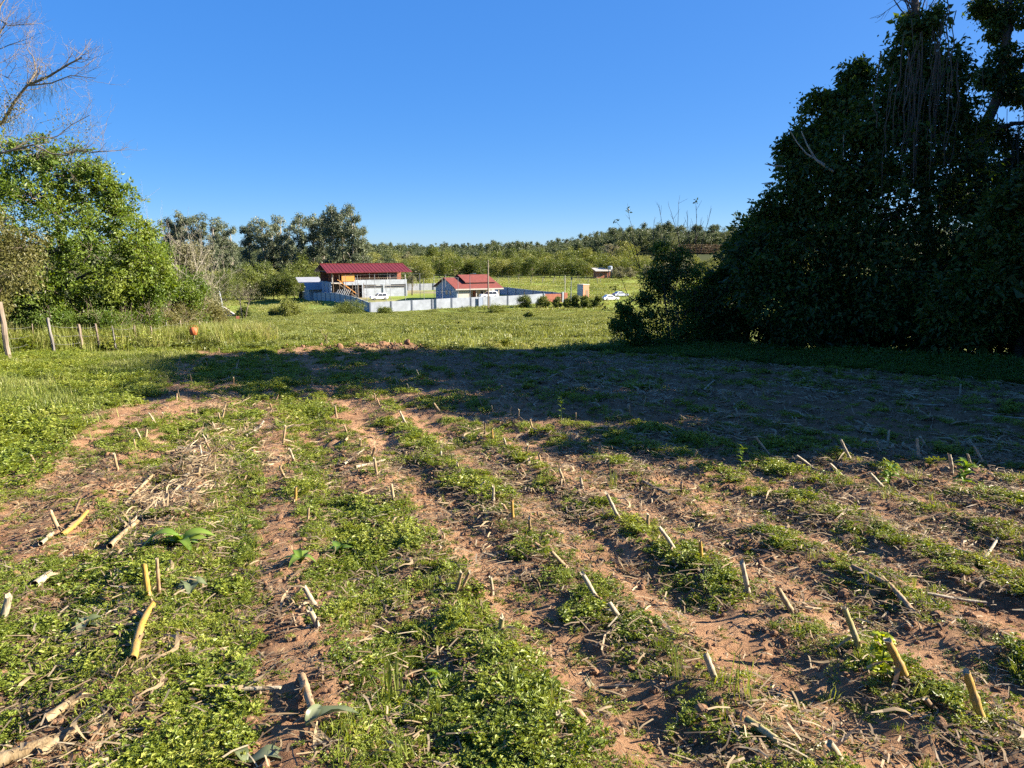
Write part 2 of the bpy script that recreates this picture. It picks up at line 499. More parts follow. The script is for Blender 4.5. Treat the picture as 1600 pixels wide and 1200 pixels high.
# ------------------------------------------------------------------ scattering of what nobody could count
def scatter(name, label, cat, protos, pts, rots, scl, idx):
    col = bpy.data.collections.new(name + '_kinds')
    for p_ in protos: col.objects.link(p_)
    me = bpy.data.meshes.new(name)
    n = len(pts)
    me.vertices.add(n); me.vertices.foreach_set('co', np.asarray(pts, np.float32).reshape(-1))
    a = me.attributes.new('turn', 'FLOAT_VECTOR', 'POINT'); a.data.foreach_set('vector', np.asarray(rots, np.float32).reshape(-1))
    a = me.attributes.new('size', 'FLOAT', 'POINT'); a.data.foreach_set('value', np.asarray(scl, np.float32))
    a = me.attributes.new('which', 'INT', 'POINT'); a.data.foreach_set('value', np.asarray(idx, np.int32))
    o = bpy.data.objects.new(name, me); C.objects.link(o)
    ng = bpy.data.node_groups.new(name + '_scatter', 'GeometryNodeTree')
    ng.interface.new_socket('Geometry', in_out='INPUT', socket_type='NodeSocketGeometry')
    ng.interface.new_socket('Geometry', in_out='OUTPUT', socket_type='NodeSocketGeometry')
    N, L = ng.nodes, ng.links
    gi, go = N.new('NodeGroupInput'), N.new('NodeGroupOutput')
    ci = N.new('GeometryNodeCollectionInfo'); ci.inputs['Collection'].default_value = col
    ci.inputs['Separate Children'].default_value = True; ci.inputs['Reset Children'].default_value = True
    ip = N.new('GeometryNodeInstanceOnPoints'); ip.inputs['Pick Instance'].default_value = True
    def na(nm, ty):
        q = N.new('GeometryNodeInputNamedAttribute'); q.data_type = ty; q.inputs['Name'].default_value = nm
        return [s_ for s_ in q.outputs if s_.enabled and s_.name == 'Attribute'][0]
    L.new(gi.outputs[0], ip.inputs['Points']); L.new(ci.outputs[0], ip.inputs['Instance'])
    L.new(na('which', 'INT'), ip.inputs['Instance Index'])
    L.new(na('turn', 'FLOAT_VECTOR'), ip.inputs['Rotation'])
    L.new(na('size', 'FLOAT'), ip.inputs['Scale'])
    L.new(ip.outputs[0], go.inputs[0])
    md = o.modifiers.new('scatter', 'NODES'); md.node_group = ng
    tag(o, label, cat, kind='stuff')
    return o

def upright(n, tilt=.15):
    return np.c_[rng.normal(0, tilt, n), rng.normal(0, tilt, n), rng.uniform(0, 2 * np.pi, n)]

def proto(mb, name, m, smooth=False):
    return mb.build(name, m, smooth=smooth, link=False)

# low lobed weeds: stems that lie outwards, each with a spray of leaflets
def weed_clump(seed, stems, rad, hgt, per, L):
    r = np.random.default_rng(seed); mb = MB()
    for i in range(stems):
        a = r.uniform(0, 2 * np.pi); rr = rad * math.sqrt(r.uniform(.05, 1)); h = hgt * r.uniform(.35, 1.0) * (1.1 - .5 * rr / rad)
        tip = np.array([math.cos(a) * rr, math.sin(a) * rr, h])
        n = per
        t = r.uniform(.55, 1.1, n)[:, None]
        base = tip * t * np.array([1, 1, 1]) + r.normal(0, L * .35, (n, 3)) * np.array([1, 1, .4])
        ang = a + r.uniform(-2.2, 2.2, n)
        d = np.c_[np.cos(ang), np.sin(ang), r.uniform(-.15, .75, n)]
        nrm = np.c_[r.normal(0, .45, n), r.normal(0, .45, n), np.ones(n)]
        ll = L * r.uniform(.6, 1.25, n)
        tn = np.clip(r.normal(.5, .22, n) + (base[:, 2] / hgt - .5) * .15, 0, 1)
        mb.leaves(base, ll, ll * r.uniform(.42, .62, n), d, nrm, tint=tn, rs=r)
        # side lobes at the middle of each leaf give the cut outline
        for sg in (-1, 1):
            dd = np.c_[np.cos(ang + sg * .85), np.sin(ang + sg * .85), d[:, 2]]
            mb.leaves(base + d * (ll * .22)[:, None], ll * .62, ll * .26, dd, nrm, tint=tn, rs=r)
    return mb

weed_protos = [proto(weed_clump(100 + k, st_, ra, hg, pe, L), 'weed_clump', M['weed']) for k, (st_, ra, hg, pe, L) in enumerate(
    [(20, .09, .035, 7, .017), (24, .10, .052, 7, .020), (16, .08, .028, 7, .015), (20, .10, .075, 6, .026), (11, .06, .05, 5, .030)])]
weed_protos += [proto(weed_clump(120, 12, .07, .03, 5, .014), 'weed_clump', M['weed_dry']), proto(weed_clump(121, 14, .08, .05, 5, .017), 'weed_clump', M['weed_dry'])]

def tuft(seed, n, spread, h, w, mb=None, bend=.6, dry=0.0):
    r = np.random.default_rng(seed); mb = mb or MB()
    b = np.c_[r.normal(0, spread, n), r.normal(0, spread, n), np.zeros(n)]
    a = r.uniform(0, 2 * np.pi, n); ln = h * r.uniform(.5, 1.2, n)
    out = np.c_[np.cos(a), np.sin(a), np.zeros(n)]
    s = np.c_[-np.sin(a), np.cos(a), np.zeros(n)] * (w * r.uniform(.6, 1.2, n))[:, None] * .5
    bd = r.uniform(.1, 1, n)[:, None] * bend
    m1 = b + np.array([0, 0, 1]) * (ln * .55)[:, None] + out * bd * (ln * .25)[:, None]
    tp = b + np.array([0, 0, 1]) * (ln * .9)[:, None] * (1 - .45 * bd) + out * bd * (ln * .8)[:, None]
    V = np.stack([b - s, b + s, m1 + s * .8, m1 - s * .8, tp], 1).reshape(-1, 3)
    i = np.arange(n)[:, None] * 5
    t = np.repeat(np.clip(r.normal(.5 + dry, .25, n), 0, 1), 5)
    mb.add(V, i + np.array([[0, 1, 2, 3]]), 0, t)
    mb.F.append((i + np.array([[3, 2, 4]]) + mb.n - len(V), 0))
    return mb

def ribbon(mb, pts, w, up, tint, m=0):
    pts = np.asarray(pts, float); k = len(pts)
    d = np.gradient(pts, axis=0); sd = np.cross(d, up); sd /= np.linalg.norm(sd, axis=1, keepdims=True) + 1e-9
    w = np.broadcast_to(np.asarray(w, float), (k,))[:, None]
    V = np.stack([pts - sd * w / 2, pts + sd * w / 2], 1).reshape(-1, 3)
    i = np.arange(k - 1)[:, None] * 2
    mb.add(V, i + np.array([[0, 1, 3, 2]]), m, tint)

def dry_leaf(seed, L, w):
    r = np.random.default_rng(seed); mb = MB()
    for q in range(r.integers(1, 4)):
        k = 8; t = np.linspace(0, 1, k)
        a = r.uniform(-.5, .5)
        bend = r.normal(0, .5); curl = r.uniform(.02, .14) * L
        x = (t - .5) * L; y = bend * L * .3 * np.sin(t * np.pi) + (t - .5) * a * L
        z = .008 + curl * np.sin(t * np.pi * r.uniform(.8, 2.2) + r.uniform(0, 2)) ** 2 * .7
        up = np.c_[r.normal(0, .5) + np.zeros(k), np.sin(t * 5 + r.uniform(0, 6)) * .8, np.ones(k)]
        ribbon(mb, np.c_[x, y + r.normal(0, .02), z], w * np.sin(np.clip(t, .06, .97) * np.pi) ** .6 * r.uniform(.7, 1.1), up, r.uniform(0, 1))
    return mb

def straw_bits(seed, n, R, L):
    r = np.random.default_rng(seed); mb = MB()
    for i in range(n):
        a = r.uniform(0, np.pi); l = L * r.uniform(.4, 1.3); c = np.r_[r.normal(0, R, 2), r.uniform(.004, .016)]
        d = np.array([math.cos(a), math.sin(a), r.normal(0, .12)]) * l / 2
        mid = c + np.r_[r.normal(0, l * .06, 2), .003]
        ribbon(mb, [c - d, mid, c + d], r.uniform(.002, .007), np.array([[r.normal(0, .4), r.normal(0, .4), 1.0]] * 3), r.uniform(0, 1))
    return mb

def clod(seed):
    r = np.random.default_rng(seed)
    import bmesh
    bm = bmesh.new(); bmesh.ops.create_icosphere(bm, subdivisions=2, radius=1.0)
    V = np.array([v.co[:] for v in bm.verts]); F = np.array([[v.index for v in f.verts] for f in bm.faces]); bm.free()
    k = r.normal(size=(7, 3)); ph = r.uniform(0, 6, 7)
    s = 1 + .17 * np.sin(V @ k.T * 1.9 + ph).sum(1) / 2.2
    V = V * s[:, None] * np.array([1, r.uniform(.7, 1.1), r.uniform(.45, .75)])
    mb = MB(); mb.add(V, F); return mb

M['clod'] = mat('soil_clod', (.24, .138, .08), .95, .6, 3.0, .5, spec=.1)

def sample(n, x0, x1, y0, y1):
    return rng.uniform(x0, x1, n), rng.uniform(y0, y1, n)

def infield(x, y):
    return (np.abs(x) < .74 * y + 1.0) & (field_mask(x, y) > rng.random(len(x)))

weed_protos += [proto(tuft(125, 34, .03, .09, .0035, bend=1.0), 'weed_clump', M['weed']), proto(tuft(126, 26, .035, .07, .003, bend=1.1, dry=.3), 'weed_clump', M['weed_dry'])]
# weeds, thick in the strips and thin on the bare soil
wx, wy, wsz = [], [], []
for (n, y0, y1, s0, s1) in ((8500, 1.7, 5.0, .5, .92), (14000, 5.0, 10.0, .62, 1.1), (30000, 10.0, 27.5, 1.0, 1.7)):
    y = np.sqrt(rng.uniform(y0 ** 2, y1 ** 2, n)); x = rng.uniform(-1, 1, n) * (.74 * y + .6)
    d = weed_density(x, y)
    keep = (rng.random(n) < sstep(.30, .95, d) * .85 + .03) & (field_mask(x, y) > rng.random(n) * .8)
    wx.append(x[keep]); wy.append(y[keep]); wsz.append(rng.uniform(s0, s1, keep.sum()) * (.65 + .5 * d[keep]))
# seedlings and starved little weeds on the open soil too
for (n, y0, y1, s0, s1) in ((3600, 1.7, 5.0, .28, .6), (6500, 5.0, 10.0, .35, .7), (9000, 10.0, 26.0, .5, .95)):
    y = np.sqrt(rng.uniform(y0 ** 2, y1 ** 2, n)); x = rng.uniform(-1, 1, n) * (.74 * y + .6)
    k = (rng.random(n) < .25 + .75 * sstep(.42, .62, fbm(x * 2.1, y * 2.1, 35))) & (field_mask(x, y) > .5)
    wx.append(x[k]); wy.append(y[k]); wsz.append(rng.uniform(s0, s1, k.sum()))
wx, wy, wsz = map(np.concatenate, (wx, wy, wsz))
wdn = weed_density(wx, wy)
wkind = fbm(wx * 1.7, wy * 1.7, 37)
wi = np.where(wkind > .56, rng.choice([1, 3], len(wx)), rng.choice([0, 1, 2, 4, 7], len(wx), p=[.34, .2, .24, .07, .15]))
wi = np.where((wdn < .55) & (rng.random(len(wx)) < .55), rng.choice([2, 2, 5, 6, 8], len(wx)), wi)
wi = np.where((uv(wx, wy)[0] > .8) & (rng.random(len(wx)) < .28), rng.choice([5, 6], len(wx)), wi)
scatter('ground_weeds', 'low bright green weeds growing in strips between the corn rows', 'weeds', weed_protos,
        np.c_[wx, wy, H(wx, wy) - .004], upright(len(wx), .18), wsz, wi)

# dry leaf and stalk litter, thickest along the row of trampled maize left of the middle
def litter_density(x, y):
    u, v = uv(x, y)
    d = np.interp(u, [-4, -1.3, -1.0, -.8, -.55, -.35, .0, .5, .9, 1.2, 3.5, 5, 9], [.05, .14, .45, .85, .7, .2, .06, .10, .16, .14, .20, .75, .75])
    d = d + .5 * np.exp(-((u + .45) / .35) ** 2 - ((v - 9.2) / 2.2) ** 2)
    return d * (.25 + 1.5 * sstep(.38, .66, fbm(x * .9, y * .9, 71)))
n = 42000
y = np.sqrt(np.r_[rng.uniform(1.8 ** 2, 9 ** 2, 14000), rng.uniform(9.0 ** 2, 25.0 ** 2, 28000)]); x = rng.uniform(-1, 1, n) * (.74 * y + .6)
near_boost = np.where(y < 5, .5, np.where(y < 9, .8, .42))
near_boost = np.where((x > 1) & (y > 7), .8, near_boost)
k = (rng.random(n) < litter_density(x, y) * near_boost) & (field_mask(x, y) > .5)
x, y = x[k], y[k]
lp = [proto(dry_leaf(200 + i, L, w), 'dry_leaf', M['straw']) for i, (L, w) in enumerate([(.20, .014), (.28, .017), (.15, .011), (.34, .013), (.22, .019), (.12, .010)])]
scatter('dry_leaf_litter', 'pale dry maize leaves strewn over the stubble field', 'litter', lp, np.c_[x, y, H(x, y) + .006],
        np.c_[rng.normal(0, .14, len(x)), rng.normal(0, .14, len(x)), np.where(rng.random(len(x)) < .55, math.atan2(1, -KROW) + rng.normal(0, .45, len(x)), rng.uniform(0, 6.28, len(x)))],
        rng.uniform(.45, 1.1, len(x)) * np.where((x > -1) & (y > 8), 1.5, 1.0), rng.integers(0, len(lp), len(x)))

# heaps and windrows of trampled leaves
hx, hy, hz, hq = [], [], [], []
for (px, py, rad, n) in ((p_[0], p_[1], p_[2] * 1.25, int(p_[3] * (.95 if p_[1] < 830 else .4))) for p_ in ((300, 755, .28, 70), (345, 692, .42, 120), (400, 668, .45, 110), (330, 725, .32, 80), (270, 790, .26, 60), (235, 830, .24, 40), (190, 860, .22, 40), (130, 905, .18, 34), (80, 945, .18, 34), (50, 1010, .16, 34), (110, 1150, .22, 60), (30, 1185, .18, 40), (200, 1120, .15, 20),
                         (715, 935, .16, 34), (760, 930, .12, 18), (1430, 1120, .10, 14), (345, 640, .6, 70), (520, 760, .2, 12), (880, 1120, .12, 10), (1080, 860, .2, 14))):
    g = on_ground(px, py); ux, uy = -KROW / NR, 1 / NR
    al, ac = rng.normal(0, rad * 1.3, n), rng.normal(0, rad * .6, n)
    x, y = g[0] + ux * al + uy * ac, g[1] + uy * al - ux * ac
    hx.append(x); hy.append(y); hz.append(H(x, y) + rng.uniform(.005, .05, n) * (n > 16)); hq.append(rng.uniform(.5, 1.15, n) * (.55 if g[1] < 4.6 else 1.0))
hx, hy, hz, hq = map(np.concatenate, (hx, hy, hz, hq))
hl = [proto(dry_leaf(215 + i, L, w), 'heaped_leaf', M['straw']) for i, (L, w) in enumerate([(.24, .012), (.34, .016), (.18, .010), (.42, .012), (.26, .020), (.14, .009)])]
scatter('dry_leaf_heaps', 'tangled heaps of pale dry maize leaves in the left rows', 'litter', hl, np.c_[hx, hy, hz], np.c_[rng.normal(0, .3, len(hx)), rng.normal(0, .3, len(hx)), math.atan2(1, -KROW) + rng.normal(0, .75, len(hx))], hq, rng.integers(0, 6, len(hx)))

n = 46000
y = np.sqrt(np.r_[rng.uniform(1.7 ** 2, 8 ** 2, 18000), rng.uniform(8.0 ** 2, 24.0 ** 2, 28000)]); x = rng.uniform(-1, 1, n) * (.74 * y + .6)
k = (field_mask(x, y) > .5) & (rng.random(n) < np.where(y < 8, 1.0, .8) * (.12 + .4 * litter_density(x, y) + .18 * sstep(.3, .6, weed_density(x, y))))
x, y = x[k], y[k]
sp = [proto(straw_bits(230 + i, 14, .07, L), 'straw_bits', m_) for i, (L, m_) in enumerate([(.05, M['straw_brown']), (.08, M['straw_brown']), (.04, M['straw_brown']), (.07, M['straw'])])]
scatter('straw_chaff', 'fine brown chaff and broken straw on the soil', 'straw', sp, np.c_[x, y, H(x, y) + .004], upright(len(x), .08),
        rng.uniform(.7, 1.4, len(x)), rng.integers(0, len(sp), len(x)))

n = 44000
y = np.sqrt(np.r_[rng.uniform(1.7 ** 2, 8 ** 2, 24000), rng.uniform(8.0 ** 2, 22.0 ** 2, 20000)]); x = rng.uniform(-1, 1, n) * (.74 * y + .6)
cd = weed_base(x, y)
k = (field_mask(x, y) > .5) & (rng.random(n) < np.where(y < 8, .55, .35) * (.25 + sstep(.15, .5, cd) * sstep(.98, .6, cd) + .9 * sstep(.5, .66, fbm(x * 1.1, y * 1.1, 75))))
x, y = x[k], y[k]
cs = rng.gamma(2.0, .0048, len(x)) + .003
mx_, my_ = rng.uniform(-9.5, -2.6, 900), rng.uniform(25.4, 29.2, 900)
k = mound_mask(mx_, my_) > .4
x, y, cs = np.r_[x, mx_[k]], np.r_[y, my_[k]], np.r_[np.minimum(cs, .035), rng.gamma(2.0, .016, k.sum()) + .012]
cp = [proto(clod(260 + i), 'soil_clod', M['clod']) for i in range(5)]
scatter('soil_clods', 'small reddish brown soil clods lying on the field', 'soil', cp, np.c_[x, y, H(x, y) + cs * .2], upright(len(x), .5), cs, rng.integers(0, 5, len(x)))

# grass: thin tufts in the field, verge on the left, turf on the pasture
gt = [proto(tuft(300 + i, 16, .012, h, .004), 'grass_tuft', M['grass']) for i, h in enumerate((.12, .18, .10))]
n = 2600
y = np.sqrt(rng.uniform(2.0 ** 2, 24 ** 2, n)); x = rng.uniform(-1, 1, n) * (.74 * y + .6)
k = (field_mask(x, y) > .5) & (rng.random(n) < .15 + .6 * sstep(.4, .7, weed_density(x, y)))
x, y = x[k], y[k]
scatter('field_grass', 'thin green grass tufts among the field weeds', 'grass', gt, np.c_[x, y, H(x, y) - .003], upright(len(x), .2), rng.uniform(.5, 1.15, len(x)), rng.integers(0, 3, len(x)))

vt = [proto(tuft(310 + i, 40, .09, h, .009, bend=1.0, dry=d_), 'verge_tuft', M['grass']) for i, (h, d_) in enumerate(((.12, .1), (.19, 0), (.10, .25)))]
vt += [proto(weed_clump(318 + i, 22, .15, hh, 6, .04), 'verge_weed', M['weed']) for i, hh in enumerate((.10, .17))]
n = 30000
y = rng.uniform(5.5, 30, n); x = -rng.uniform(.02, 1, n) * (.74 * y + 3)
k = (field_mask(x, y) < rng.random(n)) & (uv(x, y)[0] < 3.0) & (rng.random(n) < .12 + .9 * sstep(.34, .6, fbm(x * .8, y * .8, 87)))
x, y = x[k], y[k]
vi = np.where(fbm(x * .6, y * .6, 88) + rng.normal(0, .08, len(x)) > .5, rng.integers(3, 5, len(x)), rng.integers(0, 3, len(x)))
scatter('verge_grass', 'bright green grass and weeds along the left edge of the field', 'grass', vt, np.c_[x, y, H(x, y) - .01], upright(len(x), .15),
        rng.uniform(.6, 1.35, len(x)) * (.7 + .6 * fbm(x, y, 89)), vi)

pt = [proto(tuft(330 + i, 60, .20, h, .022, bend=.9), 'pasture_tuft', M['pasture']) for i, h in enumerate((.16, .22, .30))]
pt += [proto(weed_clump(338 + i, 20, .30, .26, 5, .10), 'pasture_weed', M['pasture']) for i in range(2)]
n = 90000
y = np.sqrt(rng.uniform(25.5 ** 2, 166 ** 2, n)); x = rng.uniform(-.66, .24, n) * y
rx, ry = x - A0[0], y - A0[1]
out = ~(((rx * E1[0] + ry * E1[1]) > -.5) & ((rx * E2[0] + ry * E2[1]) > -.6))
dens = .30 + .9 * sstep(.35, .7, fbm(x / 3.5, y / 3.5, 81))
k = (field_mask(x, y) < .5) & (mound_mask(x, y) < .35) & out & (rng.random(n) < dens)
x, y = x[k], y[k]
sz = rng.uniform(.6, 1.25, len(x)) * (.55 + .9 * sstep(.3, .75, fbm(x / 2.2, y / 2.2, 83)))
pi_ = np.where(rng.random(len(x)) < .22, rng.integers(3, 5, len(x)), rng.integers(0, 3, len(x)))
scatter('pasture_grass', 'sunlit green pasture grass sloping down to the white wall', 'grass', pt, np.c_[x, y, H(x, y) - .02], upright(len(x), .1), sz, pi_)

# rougher turf on the far field beyond the wall
n = 26000
y = np.sqrt(rng.uniform(165 ** 2, 350 ** 2, n)); x = rng.uniform(-.45, .30, n) * y
rx, ry = x - A0[0], y - A0[1]; s_, t_ = rx * E1[0] + ry * E1[1], rx * E2[0] + ry * E2[1]
k = ~((s_ > -2.2) & (s_ < 49.0) & (t_ > -.6) & (t_ < 75)) & (rng.random(n) < .25 + .8 * sstep(.4, .65, fbm(x / 9, y / 9, 85)))
x, y = x[k], y[k]
scatter('far_field_grass', 'rough green grass on the field behind the compound', 'grass', [proto(tuft(345 + i, 50, .5, h, .06, bend=.9), 'field_tuft', M['pasture']) for i, h in enumerate((.35, .5))],
        np.c_[x, y, H(x, y) - .03], upright(len(x), .1), rng.uniform(.6, 1.4, len(x)), rng.integers(0, 2, len(x)))
# undergrowth that skirts the shaded trees on the right
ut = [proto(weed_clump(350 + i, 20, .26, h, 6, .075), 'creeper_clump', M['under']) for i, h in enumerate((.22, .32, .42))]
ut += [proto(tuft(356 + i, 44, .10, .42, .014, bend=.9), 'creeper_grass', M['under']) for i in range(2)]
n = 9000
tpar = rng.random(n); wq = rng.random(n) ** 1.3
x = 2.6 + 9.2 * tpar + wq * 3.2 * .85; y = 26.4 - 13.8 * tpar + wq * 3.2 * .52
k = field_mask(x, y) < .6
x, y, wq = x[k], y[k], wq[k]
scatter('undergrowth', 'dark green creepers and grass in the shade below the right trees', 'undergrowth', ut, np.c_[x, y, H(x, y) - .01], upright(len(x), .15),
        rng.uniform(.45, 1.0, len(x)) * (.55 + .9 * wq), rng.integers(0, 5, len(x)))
# rank growth under the fence on the left
n = 9000
tpar = rng.random(n); off = rng.normal(.5, 1.2, n)
x = -22.0 + 11.5 * tpar - off * .2; y = 23.0 + 8.0 * tpar + off
ft = [proto(weed_clump(370 + i, 22, .26, h, 6, .08), 'fence_weed', M['weed']) for i, h in enumerate((.35, .55))]
ft += [proto(tuft(376 + i, 50, .12, .75, .016, bend=.7, dry=.2), 'fence_grass', M['grass']) for i in range(2)]
scatter('fence_undergrowth', 'tall weeds and pale grass crowding the left fence posts', 'undergrowth', ft, np.c_[x, y, H(x, y) - .02], upright(len(x), .15),
        rng.uniform(.6, 1.45, len(x)), rng.integers(0, 4, len(x)))

# ------------------------------------------------------------------ trees: trunk and limbs, crown of leaf clumps
def limb(a, b, r0, r1, r, k=6, sag=.12):
    a = np.asarray(a, float); b = np.asarray(b, float); t = np.linspace(0, 1, k)[:, None]
    ln = np.linalg.norm(b - a)
    w = np.cumsum(r.normal(0, ln * sag / k, (k, 3)), 0); w -= w[0]; w = w - t * w[-1]
    arc = np.array([0, 0, 1]) * np.sin(t * np.pi) * ln * .08
    return a + (b - a) * t + w + arc, np.linspace(r0, r1, k)

def make_tree(name, label, cat, loc, seed, trunk, lobes, ncl, nleaf, leaf, leafm, barkm, group=None, r_trunk=.15, shell=.55, spread=.2, droop=.0, twigs=True, hang=0, link=True, flat=1.0, sprays=0):
    """trunk: points from the base up (local); lobes: (centre, radii) ellipsoids that carry leaf clumps"""
    r = np.random.default_rng(seed)
    root = thing(name, label, cat, loc, 0, group)
    wood = MB(); lf = MB()
    trunk = np.asarray(trunk, float)
    rad = np.linspace(r_trunk, r_trunk * .45, len(trunk))
    wood.tube(trunk, rad, 8)
    for (c, R) in lobes:
        c = np.asarray(c, float); R = np.broadcast_to(np.asarray(R, float), (3,))
        low = trunk[trunk[:, 2] < c[2] + .01]
        a = low[-1] if len(low) else trunk[-1]
        pts, rr = limb(a, c, r_trunk * .38, r_trunk * .14, r)
        wood.tube(pts, rr, 6, cap=False)
        n = ncl if np.isscalar(ncl) else int(ncl[1] * R[0] * R[2])
        d = r.normal(size=(n, 3)); d /= np.linalg.norm(d, axis=1, keepdims=True)
        cl = c + d * R * r.uniform(shell, 1.05, (n, 1))
        if twigs:
            for q in cl[::2]:
                p2, r2 = limb(c + (q - c) * .15, q, r_trunk * .09, r_trunk * .03, r, 4)
                wood.tube(p2, r2, 4, cap=False)
        if sprays:
            e = r.normal(size=(sprays, 3)); e[:, 2] = np.abs(e[:, 2]) * .9 - .15; e /= np.linalg.norm(e, axis=1, keepdims=True)
            for q in e:
                p2, r2 = limb(c + q * R * .5, c + q * R * r.uniform(1.15, 1.7), r_trunk * .07, r_trunk * .02, r, 5, .2); wood.tube(p2, r2, 4, cap=False)
                m_ = int(nleaf * .45); f_ = r.uniform(.25, 1.0, m_); k_ = np.linspace(0, 1, 5)
                pc = np.stack([np.interp(f_, k_, p2[:, i]) for i in range(3)], 1) + r.normal(0, leaf * .55, (m_, 3))
                Ls = leaf * np.exp(r.normal(-.05, .3, m_)); dq = q + r.normal(size=(m_, 3)) * .7 + np.array([0, 0, -droop])
                lf.leaves(pc, Ls, Ls * r.uniform(.38, .6, m_), dq, None, tint=np.clip(r.normal(.62, .2, m_), 0, 1), rs=r)
        sp = spread * R.mean()
        lc = (cl[:, None, :] + r.normal(size=(n, nleaf, 3)) * np.array([1, 1, .75 * flat]) * sp * r.uniform(.6, 1.2, (n, 1, 1))).reshape(-1, 3)
        N = len(lc)
        out = lc - c; out /= np.linalg.norm(out, axis=1, keepdims=True) + 1e-6
        dd = out * .6 + r.normal(size=(N, 3)) * .8 + np.array([0, 0, -droop])
        nn = out * .5 + r.normal(size=(N, 3)) * .6 + np.array([0, 0, .5])
        L = leaf * np.exp(r.normal(-.08, .32, N))
        ct = np.repeat(r.normal(0, .17, n), nleaf) + r.normal(0, .10)
        lf.leaves(lc, L, L * r.uniform(.42, .65, N), dd, nn, tint=np.clip(r.normal(.5, .2, N) + ct, 0, 1), rs=r)
    wood.build('trunk', barkm, root, smooth=True)
    lf.build('crown', leafm, root)
    return root

def twiggy(mb, r, p, d, ln, rad, depth, bend=.25, up=.15, nch=(3, 5)):
    """a bare branch that forks into twigs"""
    k = 6; pts = [np.asarray(p, float)]; d = np.asarray(d, float) / np.linalg.norm(d)
    for i in range(k):
        d = d + r.normal(0, bend, 3) * .45 + np.array([0, 0, up * .3]); d /= np.linalg.norm(d)
        pts.append(pts[-1] + d * ln / k)
    pts = np.array(pts)
    mb.tube(pts, np.linspace(rad, rad * .45, k + 1), 6 if rad > .02 else 4, cap=False)
    if depth <= 0: return
    for _ in range(r.integers(*nch)):
        t = r.integers(2, k + 1); q = pts[t]
        dd = (pts[t] - pts[t - 1]) / np.linalg.norm(pts[t] - pts[t - 1]) + r.normal(0, .62, 3); dd[2] += up
        twiggy(mb, r, q, dd, ln * r.uniform(.4, .7), rad * .5, depth - 1, bend, up, nch)

def dome(seed, cx, cy, z0, z1, rx, ry, n, rl):
    """lobes spread over a rounded crown"""
    r = np.random.default_rng(seed); out = []
    for i in range(n):
        a = r.uniform(0, 2 * np.pi); f = r.uniform(0, 1); z = z0 + (z1 - z0) * f
        prof = math.sqrt(max(0, 1 - (max(0, f - .35) / .65) ** 2)) * (.75 + .25 * min(1, f / .35))
        q = r.uniform(.45, .95) * prof
        s = rl * r.uniform(.7, 1.25)
        out.append(((cx + math.cos(a) * rx * q, cy + math.sin(a) * ry * q, z), (s, s, s * .8)))
    return out

# --- left side
LT = (-18.2, 30.0); LZ = h1(*LT)
make_tree('leafy_tree', 'large bushy bright green tree behind the left fence posts', 'tree', (LT[0], LT[1], LZ), 11,
          [(0,0,0), (.1,0,1.0), (-.2,.1,2.2), (.2,0,3.6), (.1,.1,5.2)], [((x_ * 1.0, y_, z_), (R_, R_, R_ * .8)) for (x_, y_, z_, R_) in ((1.9, -.2, 6.6, .7), (2.7, -.1, 5.8, .7), (.9, 0, 7.2, .8), (-1.3, -.6, 7.2, .95), (-.2, -.3, 7.5, .8), (-2.6, 0, 6.6, 1.1), (.9, -.5, 6.7, .85), (-3.8, -.3, 5.9, 1.1), (1.9, -.3, 6.0, .75), (-1.4, -1.6, 6.1, 1.15), (.2, -1.5, 5.7, 1.0), (-3.0, -1.3, 5.0, 1.2), (2.6, -.4, 5.1, .8),
           (1.4, -1.5, 4.8, .95), (-4.6, -.5, 4.2, 1.2), (3.3, -.3, 4.3, .75), (-.6, -2.3, 4.6, .9), (2.3, -1.6, 3.7, .9), (-2.4, -2.3, 3.9, 1.0), (3.9, -.6, 3.3, .8), (-4.2, -1.6, 2.9, 1.1), (.8, -2.3, 3.2, .95), (3.0, -1.4, 2.5, .85), (-1.2, -2.6, 2.6, .9), (4.1, -.4, 2.3, .7), (-3.0, -2.4, 2.0, .9), (1.6, -2.0, 2.0, .8),
           (0, .8, 5.8, 1.5), (-2, 1, 4.5, 1.6), (1.8, .8, 4.2, 1.5), (0, .5, 3, 1.7), (-3.5, .8, 3, 1.5), (2.6, .6, 2.4, 1.3), (-5.2, .3, 3.2, 1.0), (-5.0, -.4, 1.8, 1.0))] +
          [((2.9, -.6, 1.5), (1.0, 1, .8)), ((3.4, -.8, 2.6), (.9, .9, .8)), ((1.4, -1.8, 1.3), (1.1, .9, .8)), ((-1.6, -1.8, 1.8), (1.1, .9, .9)), ((3.6, -.5, 3.8), (.8, .8, .7)), ((.2, -2.2, 2.2), (1, .8, .8))],
          26, 68, .112, M['tree_a'], M['bark'], r_trunk=.19, spread=.22, shell=.7, sprays=6)
q = P(20, 545, 24.5); z = h1(q[0] - .6, 24.5)
make_tree('vine_thicket', 'dull olive vine thicket at the left edge behind the thick post', 'thicket', (q[0] - .6, 24.5, z), 21,
          [(0,0,0), (.1,0,1.6), (0,.1,3.2), (.2,0,4.3)], dome(22, 0, 0, .8, 4.6, 1.6, 1.3, 22, .62), 24, 70, .085, M['tree_dry'], M['twig'], r_trunk=.07, spread=.3, droop=.5)
